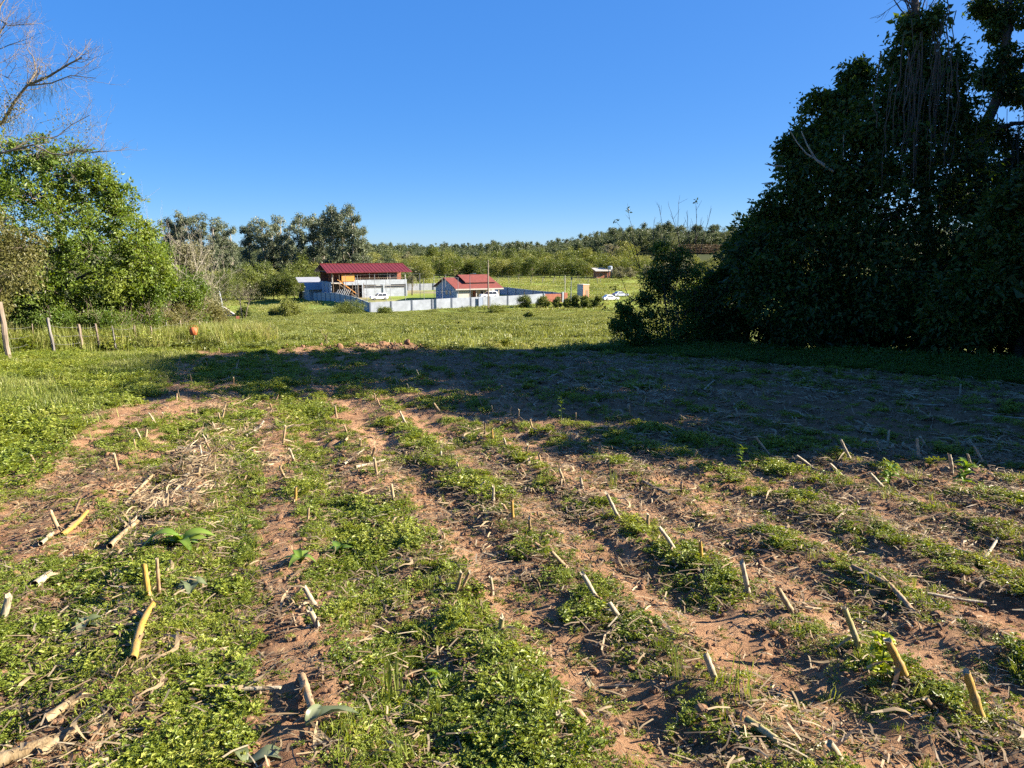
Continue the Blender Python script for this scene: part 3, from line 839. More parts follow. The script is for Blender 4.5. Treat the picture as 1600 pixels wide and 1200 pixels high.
# grey twiggy shrubs to the right of the leafy tree
def twig_shrub(name, label, loc, seed, n, hgt, lean, leafm, leaf, lobes, ncl, nleaf, barkm, group=None, cat='shrub', rad=.022, depth=2):
    r = np.random.default_rng(seed); root = thing(name, label, cat, loc, 0, group); wood = MB(); lf = MB()
    for i in range(n):
        a = r.uniform(0, 2 * np.pi); b = np.array([math.cos(a), math.sin(a), 0])
        twiggy(wood, r, b * .15, b * lean * r.uniform(.3, 1) + np.array([0, 0, 1]), hgt * r.uniform(.6, 1), rad * r.uniform(.7, 1.2), depth, .22, .25)
    for (c, R) in lobes:
        c = np.asarray(c, float); R = np.broadcast_to(np.asarray(R, float), (3,))
        d = r.normal(size=(ncl, 3)); d /= np.linalg.norm(d, axis=1, keepdims=True)
        cl = c + d * R * r.uniform(.25, 1.05, (ncl, 1))
        lc = (cl[:, None, :] + r.normal(size=(ncl, nleaf, 3)) * .2 * R.mean()).reshape(-1, 3); N = len(lc)
        L = leaf * r.uniform(.6, 1.3, N)
        lf.leaves(lc, L, L * .5, None, r.normal(size=(N, 3)) + np.array([0, 0, .6]), rs=r)
    wood.build('branches', barkm, root, smooth=True); lf.build('foliage', leafm, root)
    return root
for (px, Y, hh, sd, lab) in ((268, 33, 4.0, 31, 'dense green bush tucked against the right flank of the left leafy tree'),
                             (303, 36, 4.3, 32, 'pale twiggy grey green shrub beside the leaning white post'),
                             (314, 42, 3.5, 33, 'thin straw coloured shrub farthest along the left fence line')):
    q = P(px, 500, Y); z = h1(q[0], Y)
    twig_shrub('twiggy_shrub', lab, (q[0], Y, z), sd, 12, hh, .5, M['belt_c'] if sd > 31 else M['tree_a'], .10,
               dome(sd, 0, 0, .3, hh, 1.5, 1.2, 22, .65), 20, 30 if sd > 31 else 52, M['bark_pale'])
for i, (px, Y, hh, lab) in enumerate(((236, 31, 1.5, 'small leafy bush at the foot of the left tree, right of the fence posts'), (256, 32, 1.2, 'low straw and green bush behind the orange container'),
                                      (35, 29.5, 2.2, 'leafy bush between the thick post and the first grey post'), (190, 29.5, 1.5, 'low green bush behind the thin dark fence post'),
                                      (100, 27.0, 1.25, 'leafy bush between the grey post and the stubby pale post'), (140, 27.4, 1.1, 'bright bush just behind the second pale fence post'), (166, 27.6, 1.15, 'bush between the leaning thin post and the thin dark post'), (215, 28.6, 1.3, 'bush crowding the two middle fence posts'),
                                      (62, 27.2, 1.3, 'bush just left of the grey fence post'), (250, 29.6, 1.25, 'pale bush right of the middle fence posts'), (276, 30.5, 1.3, 'straw tinted bush left of the orange container'), (296, 32.5, 1.5, 'pale scrubby bush behind the orange container'), (318, 35.0, 1.6, 'pale scrubby bush at the end of the wire fence'))):
    q = P(px, 520, Y); z = h1(q[0], Y)
    twig_shrub('fence_bush', lab, (q[0], Y, z), 41 + i, 7, hh, .6, M['tree_dry'] if i in (1, 9, 10, 11, 12) else M['tree_a'] if i % 2 else M['under'], .085, dome(41 + i, 0, 0, .3, hh, 1.3, .9, 11, .5), 14, 40, M['twig'], cat='bush')

M['bark_bare'] = mat('bare_branch_bark', (.22, .175, .13), .9, .5, 9, .4)
# bare tree whose branches enter at the top left
r = np.random.default_rng(5)
YB = 24.0
bb = P(-60, 560, YB); bz = h1(bb[0], YB)
bare = thing('bare_tree', 'leafless tree reaching bare pale branches in from the top left', 'tree', (bb[0], YB, bz))
org = np.array([bb[0], YB, bz])
wood = MB()
def loc_(px, py, dy=0.0): return P(px, py, YB + dy) - org
trunk_pts = [np.zeros(3), loc_(-70, 440), loc_(-60, 330), loc_(-45, 250, .2), loc_(-20, 205, .3)]
wood.tube(trunk_pts, [.17, .15, .13, .11, .09], 8)
main = [([loc_(-20, 205, .3), loc_(5, 190, .2), loc_(22, 160, .1), loc_(42, 134, 0), loc_(75, 120, -.1), loc_(108, 100, -.3), loc_(128, 90, -.3)], .075),
        ([loc_(42, 134), loc_(57, 112, .2), loc_(52, 90, .3), loc_(42, 75, .4)], .035),
        ([loc_(42, 134), loc_(80, 130, -.2), loc_(110, 118, -.3), loc_(150, 122, -.4)], .032),
        ([loc_(-60, 300), loc_(-20, 245, -.2), loc_(15, 236, -.3), loc_(52, 226, -.4), loc_(80, 240, -.5), loc_(104, 243, -.5), loc_(120, 234, -.5), loc_(145, 238, -.6), loc_(170, 236, -.6)], .05),
        ([loc_(15, 236, -.3), loc_(50, 217, 0), loc_(88, 214, .2), loc_(112, 195, .3), loc_(140, 180, .3)], .03),
        ([loc_(-20, 205, .3), loc_(-25, 150, .4), loc_(-10, 110, .5), loc_(-5, 60, .6), loc_(10, 35, .6)], .06),
        ([loc_(-10, 110, .5), loc_(12, 122, .4), loc_(26, 100, .3)], .02),
        ([loc_(-15, 20, .6), loc_(12, 40, .6), loc_(35, 38, .5), loc_(53, 38, .5)], .024),
        ([loc_(-20, 85, .6), loc_(15, 70, .5), loc_(40, 62, .5)], .022),
        ([loc_(-5, 60, .6), loc_(0, 10, .7), loc_(20, -20, .7), loc_(30, -60, .7)], .035)]
for pts, rd in main:
    pts = np.array(pts); rd *= .75; wood.tube(pts, np.linspace(rd, rd * .35, len(pts)), 6, cap=False)
    for i in range(1, len(pts)):
        for _ in range(4):
            d = pts[i] - pts[i - 1]; d = d / np.linalg.norm(d) + r.normal(0, .55, 3) + np.array([.15, 0, .25])
            twiggy(wood, r, pts[i - 1] + (pts[i] - pts[i - 1]) * r.random(), d, r.uniform(.5, 1.05), max(.006, rd * .22), 2, .3, .15, (3, 5))
wood.build('trunk', M['bark_bare'], bare, smooth=True)
lf = MB()
for c, sp_, n in ((loc_(10, 185), .22, 260), (loc_(25, 160), .2, 160), (loc_(128, 200), .22, 70), (loc_(95, 190), .18, 60), (loc_(0, 150), .3, 120), (loc_(62, 120), .25, 90)):
    lf.leaves(c + r.normal(0, sp_, (n, 3)), .07, .035, rs=r)
for c, n in ((loc_(55, 140), 60), (loc_(75, 128), 50), (loc_(20, 185), 50)):      # old man's beard hanging off the limb
    for i in range(n):
        b = c + r.normal(0, .3, 3) * np.array([1, .4, .5]); k = np.linspace(0, 1, 4)[:, None]
        ribbon(lf, b + np.array([0, 0, -.35]) * k * r.uniform(.5, 1.2) + r.normal(0, .03, (4, 3)), .007, np.array([[0, 1, .2]] * 4), .95)
lf.build('sparse_leaves', M['tree_dry'], bare)

# wire fence on the left
fp = [(8, 21.0, 1.72, .125, 'post', .06), (48, 25.6, 1.0, .028, 'post', -.03), (80, 23.6, 1.22, .085, 'post_grey', .10), (125, 25.2, .98, .095, 'post', .07), (152, 25.6, .98, .06, 'post', .09),
      (178, 25.4, .92, .04, 'post_grey', .10), (209, 26.8, .86, .07, 'post', .0), (224, 27.4, .72, .035, 'post', .02), (236, 27.2, .84, .06, 'post', .03), (258, 28.4, .95, .05, 'post_grey', -.04), (283, 29.6, 1.0, .06, 'post', .05), (311, 31.0, .95, .055, 'post', .0), (322, 34.0, .9, .06, 'post_grey', .0), (330, 37.5, .9, .06, 'post_grey', 0)]
q0 = P(8, 500, 21.0)
fence = thing('wire_fence', 'old wire fence on crooked wooden posts along the left edge', 'fence', (q0[0], 21.0, h1(q0[0], 21.0)))
fo = np.array(fence.location); tops = []
r = np.random.default_rng(9)
for (px, Y, hh, w, mk, lean) in fp:
    q = P(px, 500, Y); z = h1(q[0], Y); mb = MB()
    k = 7; t = np.linspace(0, 1, k)
    pts = np.c_[-lean * hh * t + r.normal(0, w * .08, k), r.normal(0, w * .08, k), -.15 + t * (hh + .15)]
    mb.tube(pts, w * .55 * (1 + r.normal(0, .07, k)), 8)
    mb.V[0] = mb.V[0] + r.normal(0, w * .035, mb.V[0].shape)
    base = np.array([q[0], Y, z]) - fo
    mb.V[0] = mb.V[0] + base
    mb.build('post', M[mk], fence)
    tops.append((base, pts[-1][0], hh, w))
for f_ in (.9, .62, .36):
    mb = MB(); pts = []
    for (b, lx, hh, w) in tops: pts.append(b + np.array([lx * f_, -w * .62, min(hh, 1.1) * f_]))
    pts = np.array(pts); dense = []
    for a, b in zip(pts[:-1], pts[1:]):
        for t in np.linspace(0, 1, 6)[:-1]: dense.append(a + (b - a) * t + np.array([0, 0, -.05 * math.sin(math.pi * t)]))
    mb.tube(np.array(dense), .004, 4, cap=False); mb.build('wire_strand', M['wire'], fence)
q = P(304, 540, 27.5); z = h1(q[0], 27.5)
pot = thing('orange_container', 'round orange container on a short pale stick by the fence', 'container', (q[0], 27.5, z))
mb = MB(); mb.tube([(0, 0, -.05), (.01, 0, .3), (0, 0, .55)], .022, 6); mb.build('stick', M['bark_pale'], pot)
mb = MB(); mb.tube([(0, 0, .5), (0, 0, .505), (0, 0, .53), (0, 0, .68), (0, 0, .76), (0, 0, .80)], [.02, .10, .13, .15, .12, .05], 14)
M['orange'] = mat('orange_plastic', (.55, .15, .055), .6, .25, 9)
mb.build('container_body', M['orange'], pot, smooth=True)
mb = MB(); mb.tube([(-.15, 0, .69), (-.19, 0, .74), (-.12, 0, .84), (0, 0, .87), (.12, 0, .84), (.19, 0, .74), (.15, 0, .69)], .008, 5); mb.build('handle', M['orange'], pot)

# --- right side: vine hung trees, backlit
def vines(root, r, c, n, lo, hi, sx, mat_):
    mb = MB()
    for i in range(n):
        b = np.asarray(c, float) + np.array([r.normal(0, sx), r.normal(-.5, sx * .5), r.normal(0, .5)])
        ln = r.uniform(lo, hi); k = 7; t = np.linspace(0, 1, k)[:, None]
        pts = b + np.array([0, 0, -1]) * ln * t + np.cumsum(r.normal(0, .05, (k, 3)), 0)
        mb.tube(pts, r.uniform(.006, .016), 4, cap=False)
    return mb.build('hanging_vines', mat_, root)
r = np.random.default_rng(77)
def rt(px, Y): q = P(px, 560, Y); return (float(q[0]), Y, h1(q[0], Y))
L1 = rt(1440, 22.5)
def rl(px, py, L, dy=0.0):           # pixel to the tree's own frame
    return tuple(P(px, py, L[1] + dy) - np.array(L))
lobes = []
for (px, py, dy, R) in ((1440, 40, 0, .55), (1425, 95, .2, .7), (1470, 110, 0, .75), (1445, 170, -.2, .95), (1395, 165, 0, .8), (1500, 190, .1, .8), (1360, 200, .1, .85), (1410, 240, -.6, 1.1),
                        (1470, 260, -.5, 1.1), (1345, 260, -.2, 1.0), (1400, 330, -.8, 1.2), (1470, 350, -.8, 1.2), (1440, 430, -1.0, 1.2), (1380, 430, -.9, 1.1), (1500, 430, -1, 1.1), (1350, 360, -.3, 1.0), (1520, 300, 0, .7), (1400, 490, -1.2, .9), (1470, 495, -1.2, .9)):
    lobes.append((rl(px, py, L1, dy), (R, R * .9, R * .85)))
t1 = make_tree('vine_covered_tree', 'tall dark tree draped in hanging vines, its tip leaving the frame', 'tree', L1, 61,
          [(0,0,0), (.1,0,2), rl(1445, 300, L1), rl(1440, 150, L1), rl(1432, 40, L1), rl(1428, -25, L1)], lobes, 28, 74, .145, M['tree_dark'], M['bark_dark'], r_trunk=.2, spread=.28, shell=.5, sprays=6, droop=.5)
vines(t1, r, rl(1435, 90, L1, -.9), 46, 1.2, 3.6, .55, M['bark_dark'])
mb = MB()
for k in range(9): twiggy(mb, r, rl(1432, 40, L1), (r.normal(0, .6), r.normal(0, .3), 1), 1.3, .022, 2, .3, .2)
mb.build('bare_twigs', M['bark_dark'], t1)
L2 = rt(1538, 24.5)
lobes = []
for (px, py, dy, R) in ((1590, 20, 0, .5), (1560, 40, .2, .4), (1578, 90, 0, .45), (1545, 5, .2, .45), (1572, 140, 0, .5), (1545, 120, .3, .4), (1600, 150, .3, .4), (1530, 330, -.5, .9), (1590, 330, .2, .8), (1560, 420, -.6, 1.1), (1620, 400, 0, 1.1),
                        (1575, 260, .5, .55), (1600, 230, .6, .5), (1560, 215, .6, .45), (1630, 290, .5, .7), (1500, 250, .5, .5), (1595, 480, -.8, 1.0), (1530, 480, -.8, 1.0), (1650, 200, .5, .8), (1650, 100, .4, .7)):
    lobes.append((rl(px, py, L2, dy), (R, R * .9, R * .9)))
t2 = make_tree('forked_tree', 'dark tree with a bold forked trunk against the sky, far right', 'tree', L2, 62,
          [(0,0,0), rl(1540, 420, L2), rl(1536, 290, L2), rl(1531, 215, L2), rl(1560, 150, L2), rl(1572, 70, L2), rl(1577, -30, L2)], lobes, 22, 62, .12, M['tree_dark'], M['bark_dark'], r_trunk=.24, spread=.30, droop=.5, sprays=5)
mb = MB(); mb.tube([rl(1531, 215, L2), rl(1510, 190, L2), rl(1496, 160, L2), rl(1490, 120, L2)], [.15, .12, .09, .05], 7, cap=False)
mb.build('side_trunk', M['bark_dark'], t2, smooth=True)
vines(t2, r, rl(1570, 200, L2, 0), 26, 1.0, 2.8, .9, M['bark_dark'])
L3 = rt(1300, 23.8)
lobes = []
for (px, py, dy, R) in ((1290, 170, .3, .6), (1325, 175, .2, .7), (1340, 130, .6, .6), (1262, 215, .2, .55), (1245, 235, 0, .5), (1300, 235, -.2, .9), (1255, 275, -.2, .75), (1235, 320, -.2, .75), (1290, 320, -.6, 1.1), (1330, 290, -.5, 1.0), (1215, 345, 0, .65),
                        (1255, 390, -.7, 1.1), (1315, 400, -.9, 1.2), (1210, 400, -.5, .9), (1270, 460, -1.1, 1.1), (1330, 470, -1.2, 1.1), (1215, 460, -.9, .95), (1175, 395, 0, .7), (1185, 440, -.6, .8), (1250, 505, -1.4, .8), (1310, 510, -1.4, .8)):
    lobes.append((rl(px, py, L3, dy), (R, R * .9, R * .85)))
t3 = make_tree('dense_tree', 'dense dark bushy tree left of the vine covered tree', 'tree', L3, 63,
          [(0,0,0), (.1,0,1.5), rl(1300, 360, L3), rl(1310, 260, L3), rl(1320, 180, L3)], lobes, 28, 74, .145, M['tree_dark'], M['bark_dark'], r_trunk=.18, spread=.28, shell=.5, sprays=6, droop=.3)
for pts, rd in (((( 1302, 268), (1275, 250), (1262, 228), (1252, 205)), .04), (((1290, 258), (1260, 240), (1245, 222), (1235, 205)), .03), (((1225, 260), (1210, 259), (1195, 256)), .03), (((1208, 285), (1190, 287)), .025), (((1318, 250), (1318, 210)), .02)):
    pts = np.array([rl(a, b, L3, -1.6) for a, b in pts]); mb = MB(); mb.tube(pts, np.linspace(rd, rd * .4, len(pts)), 5, cap=False); mb.build('dead_branch', M['bark_pale'], t3, smooth=True)
L4 = rt(1165, 26.5)
lobes = []
for (px, py, dy, R) in ((1160, 385, 0, .5), (1175, 360, .2, .5), (1150, 420, -.2, .6), (1170, 440, -.3, .8), (1125, 445, -.1, .55), (1140, 480, -.5, .75), (1180, 490, -.7, .8), (1205, 420, .3, .9), (1110, 490, -.4, .6), (1150, 520, -.8, .6)):
    lobes.append((rl(px, py, L4, dy), (R, R * .9, R * .85)))
make_tree('low_dark_tree', 'low dark leafy tree at the left end of the tall right trees', 'tree', L4, 64,
          [(0,0,0), (.05,0,1.2), rl(1165, 420, L4)], lobes, 28, 70, .14, M['tree_dark'], M['bark_dark'], r_trunk=.1, spread=.28, shell=.5, sprays=6, droop=.3)
L5 = rt(1590, 19.5)
lobes = []
for (px, py, dy, R) in ((1590, 330, .3, .8), (1630, 300, 0, .9), (1560, 380, .2, .8), (1610, 400, -.3, 1.0), (1550, 450, -.2, .9), (1500, 470, .3, .8), (1590, 480, -.5, .9), (1650, 430, 0, 1.2), (1530, 505, -.4, .6), (1480, 505, 0, .6), (1690, 350, 0, 1.2)):
    lobes.append((rl(px, py, L5, dy), (R, R * .9, R * .85)))
make_tree('spreading_dark_tree', 'nearest dark tree mass low at the right edge of the frame', 'tree', L5, 65,
          [(0,0,0), (.05,0,1.0), rl(1600, 430, L5), rl(1620, 340, L5)], lobes, 28, 74, .145, M['tree_dark'], M['bark_dark'], r_trunk=.14, spread=.28, shell=.5, sprays=6, droop=.3)
# front shrub with bare twigs above it
L6 = rt(1052, 26.0)
lobes = []
for (px, py, dy, R) in ((978, 485, 0, .30), (985, 522, -.1, .42), (968, 508, 0, .28), (1060, 405, 0, .38), (1078, 432, .1, .46), (1022, 432, 0, .38), (1095, 490, .1, .45), (1035, 395, 0, .38), (1045, 430, 0, .5), (1010, 470, 0, .35), (1060, 470, -.2, .55), (1020, 505, -.2, .5), (1075, 510, -.3, .5), (990, 500, 0, .3), (1095, 460, .2, .4), (1000, 525, -.2, .45), (1050, 530, -.3, .5), (1100, 520, -.1, .5), (1035, 450, .1, .4)):
    lobes.append((rl(px, py, L6, dy), (R * 1.25, R, R * 1.15)))
sh = twig_shrub('twiggy_front_shrub', 'dark see-through shrub with bare twigs standing above it, right of the pasture', L6, 66, 16, 2.9, .55, M['under'], .095, lobes, 24, 52, M['bark_dark'], rad=.018)
mb = MB(); lf = MB()
for (a, b) in (((1090, 400), (1087, 315)), ((1080, 400), (1072, 330)), ((1065, 395), (1045, 322)), ((1060, 400), (1060, 318)), ((1038, 395), (1030, 325)), ((1095, 395), (1112, 325)), ((1020, 400), (1022, 345)),
               ((1000, 420), (982, 330)), ((1000, 420), (962, 345)), ((985, 470), (955, 400)), ((985, 520), (945, 480)), ((990, 470), (958, 450)), ((1085, 380), (1100, 345)), ((1050, 380), (1070, 350))):
    A_, B_ = np.array(rl(*a, L6)), np.array(rl(*b, L6))
    pts, rr = limb(A_, B_, .012, .004, r, 6, .08); mb.tube(pts, rr, 4, cap=False)
    for k in range(4):
        t_ = r.integers(2, 6); d = (B_ - A_) / np.linalg.norm(B_ - A_) + r.normal(0, .5, 3)
        mb.tube([pts[t_], pts[t_] + d * r.uniform(.15, .4)], [.005, .0025], 4, cap=False)
    if a[0] < 1005 or b == (1087, 315):
        lf.leaves(B_ + r.normal(0, .05, (7, 3)), .12, .06, rs=r)
mb.build('bare_twigs', M['bark_dark'], sh); lf.build('tip_leaves', M['tree_dark'], sh)
for i, (px, Y, w, h, lab) in enumerate(((1235, 26.5, 3.4, 2.2, 'dark thicket under the dense tree'), (1330, 25.5, 3.6, 2.3, 'dark thicket between the dense and the vine covered tree'), (1420, 25.0, 3.6, 2.3, 'dark thicket at the foot of the vine covered tree'),
                                          (1500, 24.0, 3.4, 2.4, 'dark thicket at the foot of the forked tree'), (1580, 22.5, 3.4, 2.3, 'dark thicket at the foot of the right edge tree'), (1128, 28.0, 3.8, 2.7, 'dark thicket right of the twiggy front shrub'), (1660, 21.0, 3.4, 2.4, 'dark thicket just outside the right edge'))):
    L = rt(px, Y); lobes = dome(860 + i, 0, 0, .25, h, w / 2, w / 2.6, 15, .55)
    make_tree('dark_thicket', lab, 'thicket', L, 860 + i, [(0,0,-.1), (.05,0,h * .4), (0,.05,h * .7)], lobes, 17, 50, .145, M['tree_dark'], M['bark_dark'], r_trunk=.05, spread=.3)
# trees of the same line just outside the frame: they cast the shade over the field
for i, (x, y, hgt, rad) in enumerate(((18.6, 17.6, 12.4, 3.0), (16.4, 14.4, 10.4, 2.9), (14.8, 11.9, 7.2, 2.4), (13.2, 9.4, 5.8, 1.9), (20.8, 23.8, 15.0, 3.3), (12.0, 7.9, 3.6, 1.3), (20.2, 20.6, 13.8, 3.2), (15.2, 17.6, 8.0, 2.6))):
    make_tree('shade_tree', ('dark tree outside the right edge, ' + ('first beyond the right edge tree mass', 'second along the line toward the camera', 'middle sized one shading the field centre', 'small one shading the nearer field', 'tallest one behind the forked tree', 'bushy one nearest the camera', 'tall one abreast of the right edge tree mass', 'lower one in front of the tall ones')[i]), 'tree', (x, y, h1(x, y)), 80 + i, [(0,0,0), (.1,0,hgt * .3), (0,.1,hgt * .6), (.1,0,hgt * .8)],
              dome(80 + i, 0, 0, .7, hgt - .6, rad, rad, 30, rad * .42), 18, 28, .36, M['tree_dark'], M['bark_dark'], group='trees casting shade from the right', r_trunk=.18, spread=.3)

# ------------------------------------------------------------------ the walled compound in the valley
M['white_wall'] = mat('white_wall_paint', (.32, .35, .40), .8, .3, .8)
M['shade_and_gate_blue'] = mat('wall_shade_and_gate_blue', (.27, .32, .41), .8, .15, .8)  # blue grey of shaded walls put into the colour; also the gate leaf
M['grey_wall'] = mat('grey_render_and_hut_shade', (.36, .38, .41), .85, .2, .8)
M['dark_post'] = mat('dark_wall_post', (.12, .14, .18), .8, .2, 2)
M['house_shade_blue'] = mat('house_wall_shade_blue', (.30, .35, .43), .8, .15, .8)  # bluish shade of the gable put into the wall colour
M['red_roof'] = mat('red_metal_roof', (.135, .02, .022), .55, .25, .7)
M['tile_roof'] = mat('red_tile_roof', (.20, .055, .045), .75, .3, 1.3)
M['brick'] = mat('red_brick', (.30, .11, .07), .85, .3, 3)
M['pale_brick'] = mat('orange_brick', (.46, .19, .11), .85, .25, 3)
M['timber'] = mat('brown_timber', (.18, .125, .085), .8, .35, 4)
M['orange_board'] = mat('orange_board', (.55, .24, .05), .75, .2, 2)
M['dark_room'] = mat('dark_interior', (.07, .055, .05), .9, .2, 2)
M['glass_dark'] = mat('window_glass', (.03, .035, .045), .12, .1, 2, spec=.6)
M['fascia'] = mat('pale_fascia', (.40, .37, .33), .8, .12, 2)
M['sheet_roof'] = mat('grey_sheet_roof', (.26, .27, .30), .6, .2, .6)
M['concrete'] = mat('concrete', (.45, .42, .37), .9, .25, 2)
M['steel'] = mat('grey_steel', (.30, .30, .31), .5, .2, 2, metal=.4)
M['pole_wood'] = mat('wood_pole', (.26, .21, .165), .85, .35, 3, stretch=(1, 1, .1))
M['car_white'] = mat('white_car_paint', (.80, .80, .80), .3, .04, 2, spec=.6)
M['car_silver'] = mat('silver_car_paint', (.32, .36, .43), .3, .06, 2, spec=.6)
M['tyre'] = mat('tyre_rubber', (.02, .02, .02), .85, .2, 6)
M['rim'] = mat('wheel_rim', (.45, .45, .46), .35, .1, 6, metal=.7)
M['lamp_red'] = mat('tail_lamp', (.45, .03, .02), .3, .1, 6)
M['lamp_clear'] = mat('head_lamp', (.75, .75, .72), .15, .1, 6)

def zc(s, t):
    return h1(*st(s, t))

def wall_run(root, s0, t0, s1, t1, n, hgt, pm, postm, panel_mats=None, thick=.14):
    o = np.array(root.location)
    for i in range(n):
        fa, fb = i / n, (i + 1) / n
        a = np.array(st(s0 + (s1 - s0) * fa, t0 + (t1 - t0) * fa)); b = np.array(st(s0 + (s1 - s0) * fb, t0 + (t1 - t0) * fb))
        za, zb = h1(*a), h1(*b); d = (b - a) / np.linalg.norm(b - a); nrm = np.array([-d[1], d[0]]) * thick / 2
        a2, b2 = a + d * .17, b - d * .17
        zt = {0: za + hgt, 1: zb + hgt, 2: zb + hgt, 3: za + hgt}
        v = []
        for z_lo, z_hi in ((0, 0), (1, 1)):
            for qi, (p_, zz) in enumerate(((a2 - nrm, za), (b2 - nrm, zb), (b2 + nrm, zb), (a2 + nrm, za))):
                v.append((p_[0] - o[0], p_[1] - o[1], (zz - .6 if z_lo == 0 else zt[qi]) - o[2]))
        m_ = (panel_mats or {}).get(i, pm)
        MB().hexa(v).build('panel', M[m_], root)
        mb = MB(); mb.box((a[0] - o[0], a[1] - o[1], za + hgt / 2 - .3 - o[2] + .04), (.30, .30, hgt + .6), math.atan2(d[1], d[0])); mb.build('post', M[postm], root)
    return root
def wall_thing(label, s0, t0, s1, t1, n, hgt, pm, postm, pmats=None):
    x, y = st(s0, t0)
    return wall_run(tag(thing('compound_wall', label, 'wall', (x, y, h1(x, y))), kind='thing'), s0, t0, s1, t1, n, hgt, pm, postm, pmats)
wall_thing('sunlit white panelled wall along the front of the compound', 0, 0, 42.6, 0, 9, 2.25, 'white_wall', 'dark_post')
wall_thing('shaded grey wall running back along the left of the compound', 0, .35, -1.5, 72, 15, 2.15, 'grey_wall', 'dark_post')
wall_thing('shade-toned blue grey wall running back from the gate behind the small house', 48.3, .4, 48.3, 66, 13, 2.1, 'shade_and_gate_blue', 'dark_post')  # shade on its inner face is in the panel colour
wall_thing('grey rear wall seen between the two buildings', 47.9, 66.4, -1.0, 72.4, 12, 2.1, 'grey_wall', 'dark_post')
# brick end of the front wall with the gate pillars
x, y = st(42.9, 0); g = thing('brick_gate_wall', 'red brick stretch of the front wall with white and brick gate pillars', 'wall', (x, y, h1(x, y)), RZ); g['kind'] = 'thing'
MB().box((2.55, 0, .75), (4.7, .2, 2.7)).build('brick_panel', M['brick'], g)
MB().box((5.15, 0, .95), (.42, .45, 3.1)).build('white_pillar', M['white_wall'], g)
MB().box((.02, 0, .8), (.3, .34, 2.9)).build('white_pillar', M['white_wall'], g)
MB().box((5.95, .1, .85), (.9, .7, 2.9)).build('brick_pillar', M['brick'], g)
# blue gate leaf in front of one panel
x, y = st(26.0, -.35); g = thing('blue_gate', 'narrow dark blue gate leaf set in the white front wall', 'gate', (x, y, h1(x, y)), RZ)
MB().box((0, 0, .95), (1.05, .06, 2.3)).build('leaf', M['shade_and_gate_blue'], g)
for q in (-.55, .55): MB().box((q, 0, 1.0), (.07, .1, 2.4)).build('frame', M['dark_post'], g)

# two storey building
BX, BY = st(.9, 39.2); BZ = zc(10, 45) ; BZ = min(BZ, -10.2)
b = thing('two_storey_building', 'long two storey building with dark red roof and open balcony', 'building', (BX, BY, BZ), RZ)
W, D = 20.6, 14.0; F2 = 4.1; EV = 6.9; RG = 8.75
mb = MB(); mb.box((W / 2, D / 2, F2 - .15), (W, D, .3)); mb.build('floor_slab', M['concrete'], b)
mb = MB(); mb.box((W / 2 + 1.6, -.02, F2 - .05), (W - 3.2, .18, 1.3)); mb.build('balcony_parapet', M['white_wall'], b)
mb = MB(); mb.box((W * .70, .12, 1.0), (W * .60, .2, 3.0)); mb.build('lower_wall', M['white_wall'], b)
for (x0, x1) in ((.42, .67), (.695, .985)):
    f = MB().box((W * (x0 + x1) / 2, .0, 2.82), (W * (x1 - x0), .1, .62)).build('window', M['fascia'], b)
    MB().box((W * (x0 + x1) / 2, -.03, 2.82), (W * (x1 - x0) - .25, .1, .46)).build('pane', M['glass_dark'], f)
for xx in (.40, .68, .995): MB().box((W * xx, -.04, 1.72), (.32, .3, 3.55)).build('pillar', M['white_wall'], b)
MB().box((W * .32, 3.5, 1.9), (W * .62, .2, 3.8)).build('garage_back_wall', M['dark_room'], b)  # darkness of the open garage put into the wall colour
MB().box((W - .1, D / 2, 1.85), (.2, D - .4, 3.7)).build('side_wall', M['white_wall'], b)
MB().box((.06, D / 2 - 1.0, 1.7), (.16, D - 3, 5.0)).build('side_wall', M['shade_and_gate_blue'], b)  # left side: its cool shade is put into the wall colour
for k in range(1, 3): MB().box((-.04, D * k / 3 - 1.2, 1.7), (.08, .18, 4.9)).build('side_wall_post', M['dark_post'], b)
MB().box((W / 2, 4.2, 5.4), (W - .4, .2, 2.6)).build('balcony_back_wall', M['brick'], b)
MB().box((W * .8, 4.0, 5.3), (5.5, .12, 2.1)).build('balcony_doors', M['glass_dark'], b)
MB().box((W / 2, D - .2, 5.4), (W - .4, .2, 2.6)).build('rear_wall', M['brick'], b)
for k in range(9):
    MB().box((.3 + (W - .6) * k / 8, .15, 5.5), (.16, .16, 2.8)).build('balcony_post', M['timber' if k % 2 else 'fascia'], b)
MB().box((W / 2 + 1.6, .0, 5.2), (W - 3.4, .08, .09)).build('handrail', M['timber'], b)
for k in range(30):
    MB().box((4.0 + (W - 5.2) * k / 29, .0, 4.88), (.07, .07, .6)).build('baluster', M['timber'], b)
MB().box((4.4, -.2, 5.25), (3.4, .08, 1.75)).build('orange_screen', M['orange_board'], b)
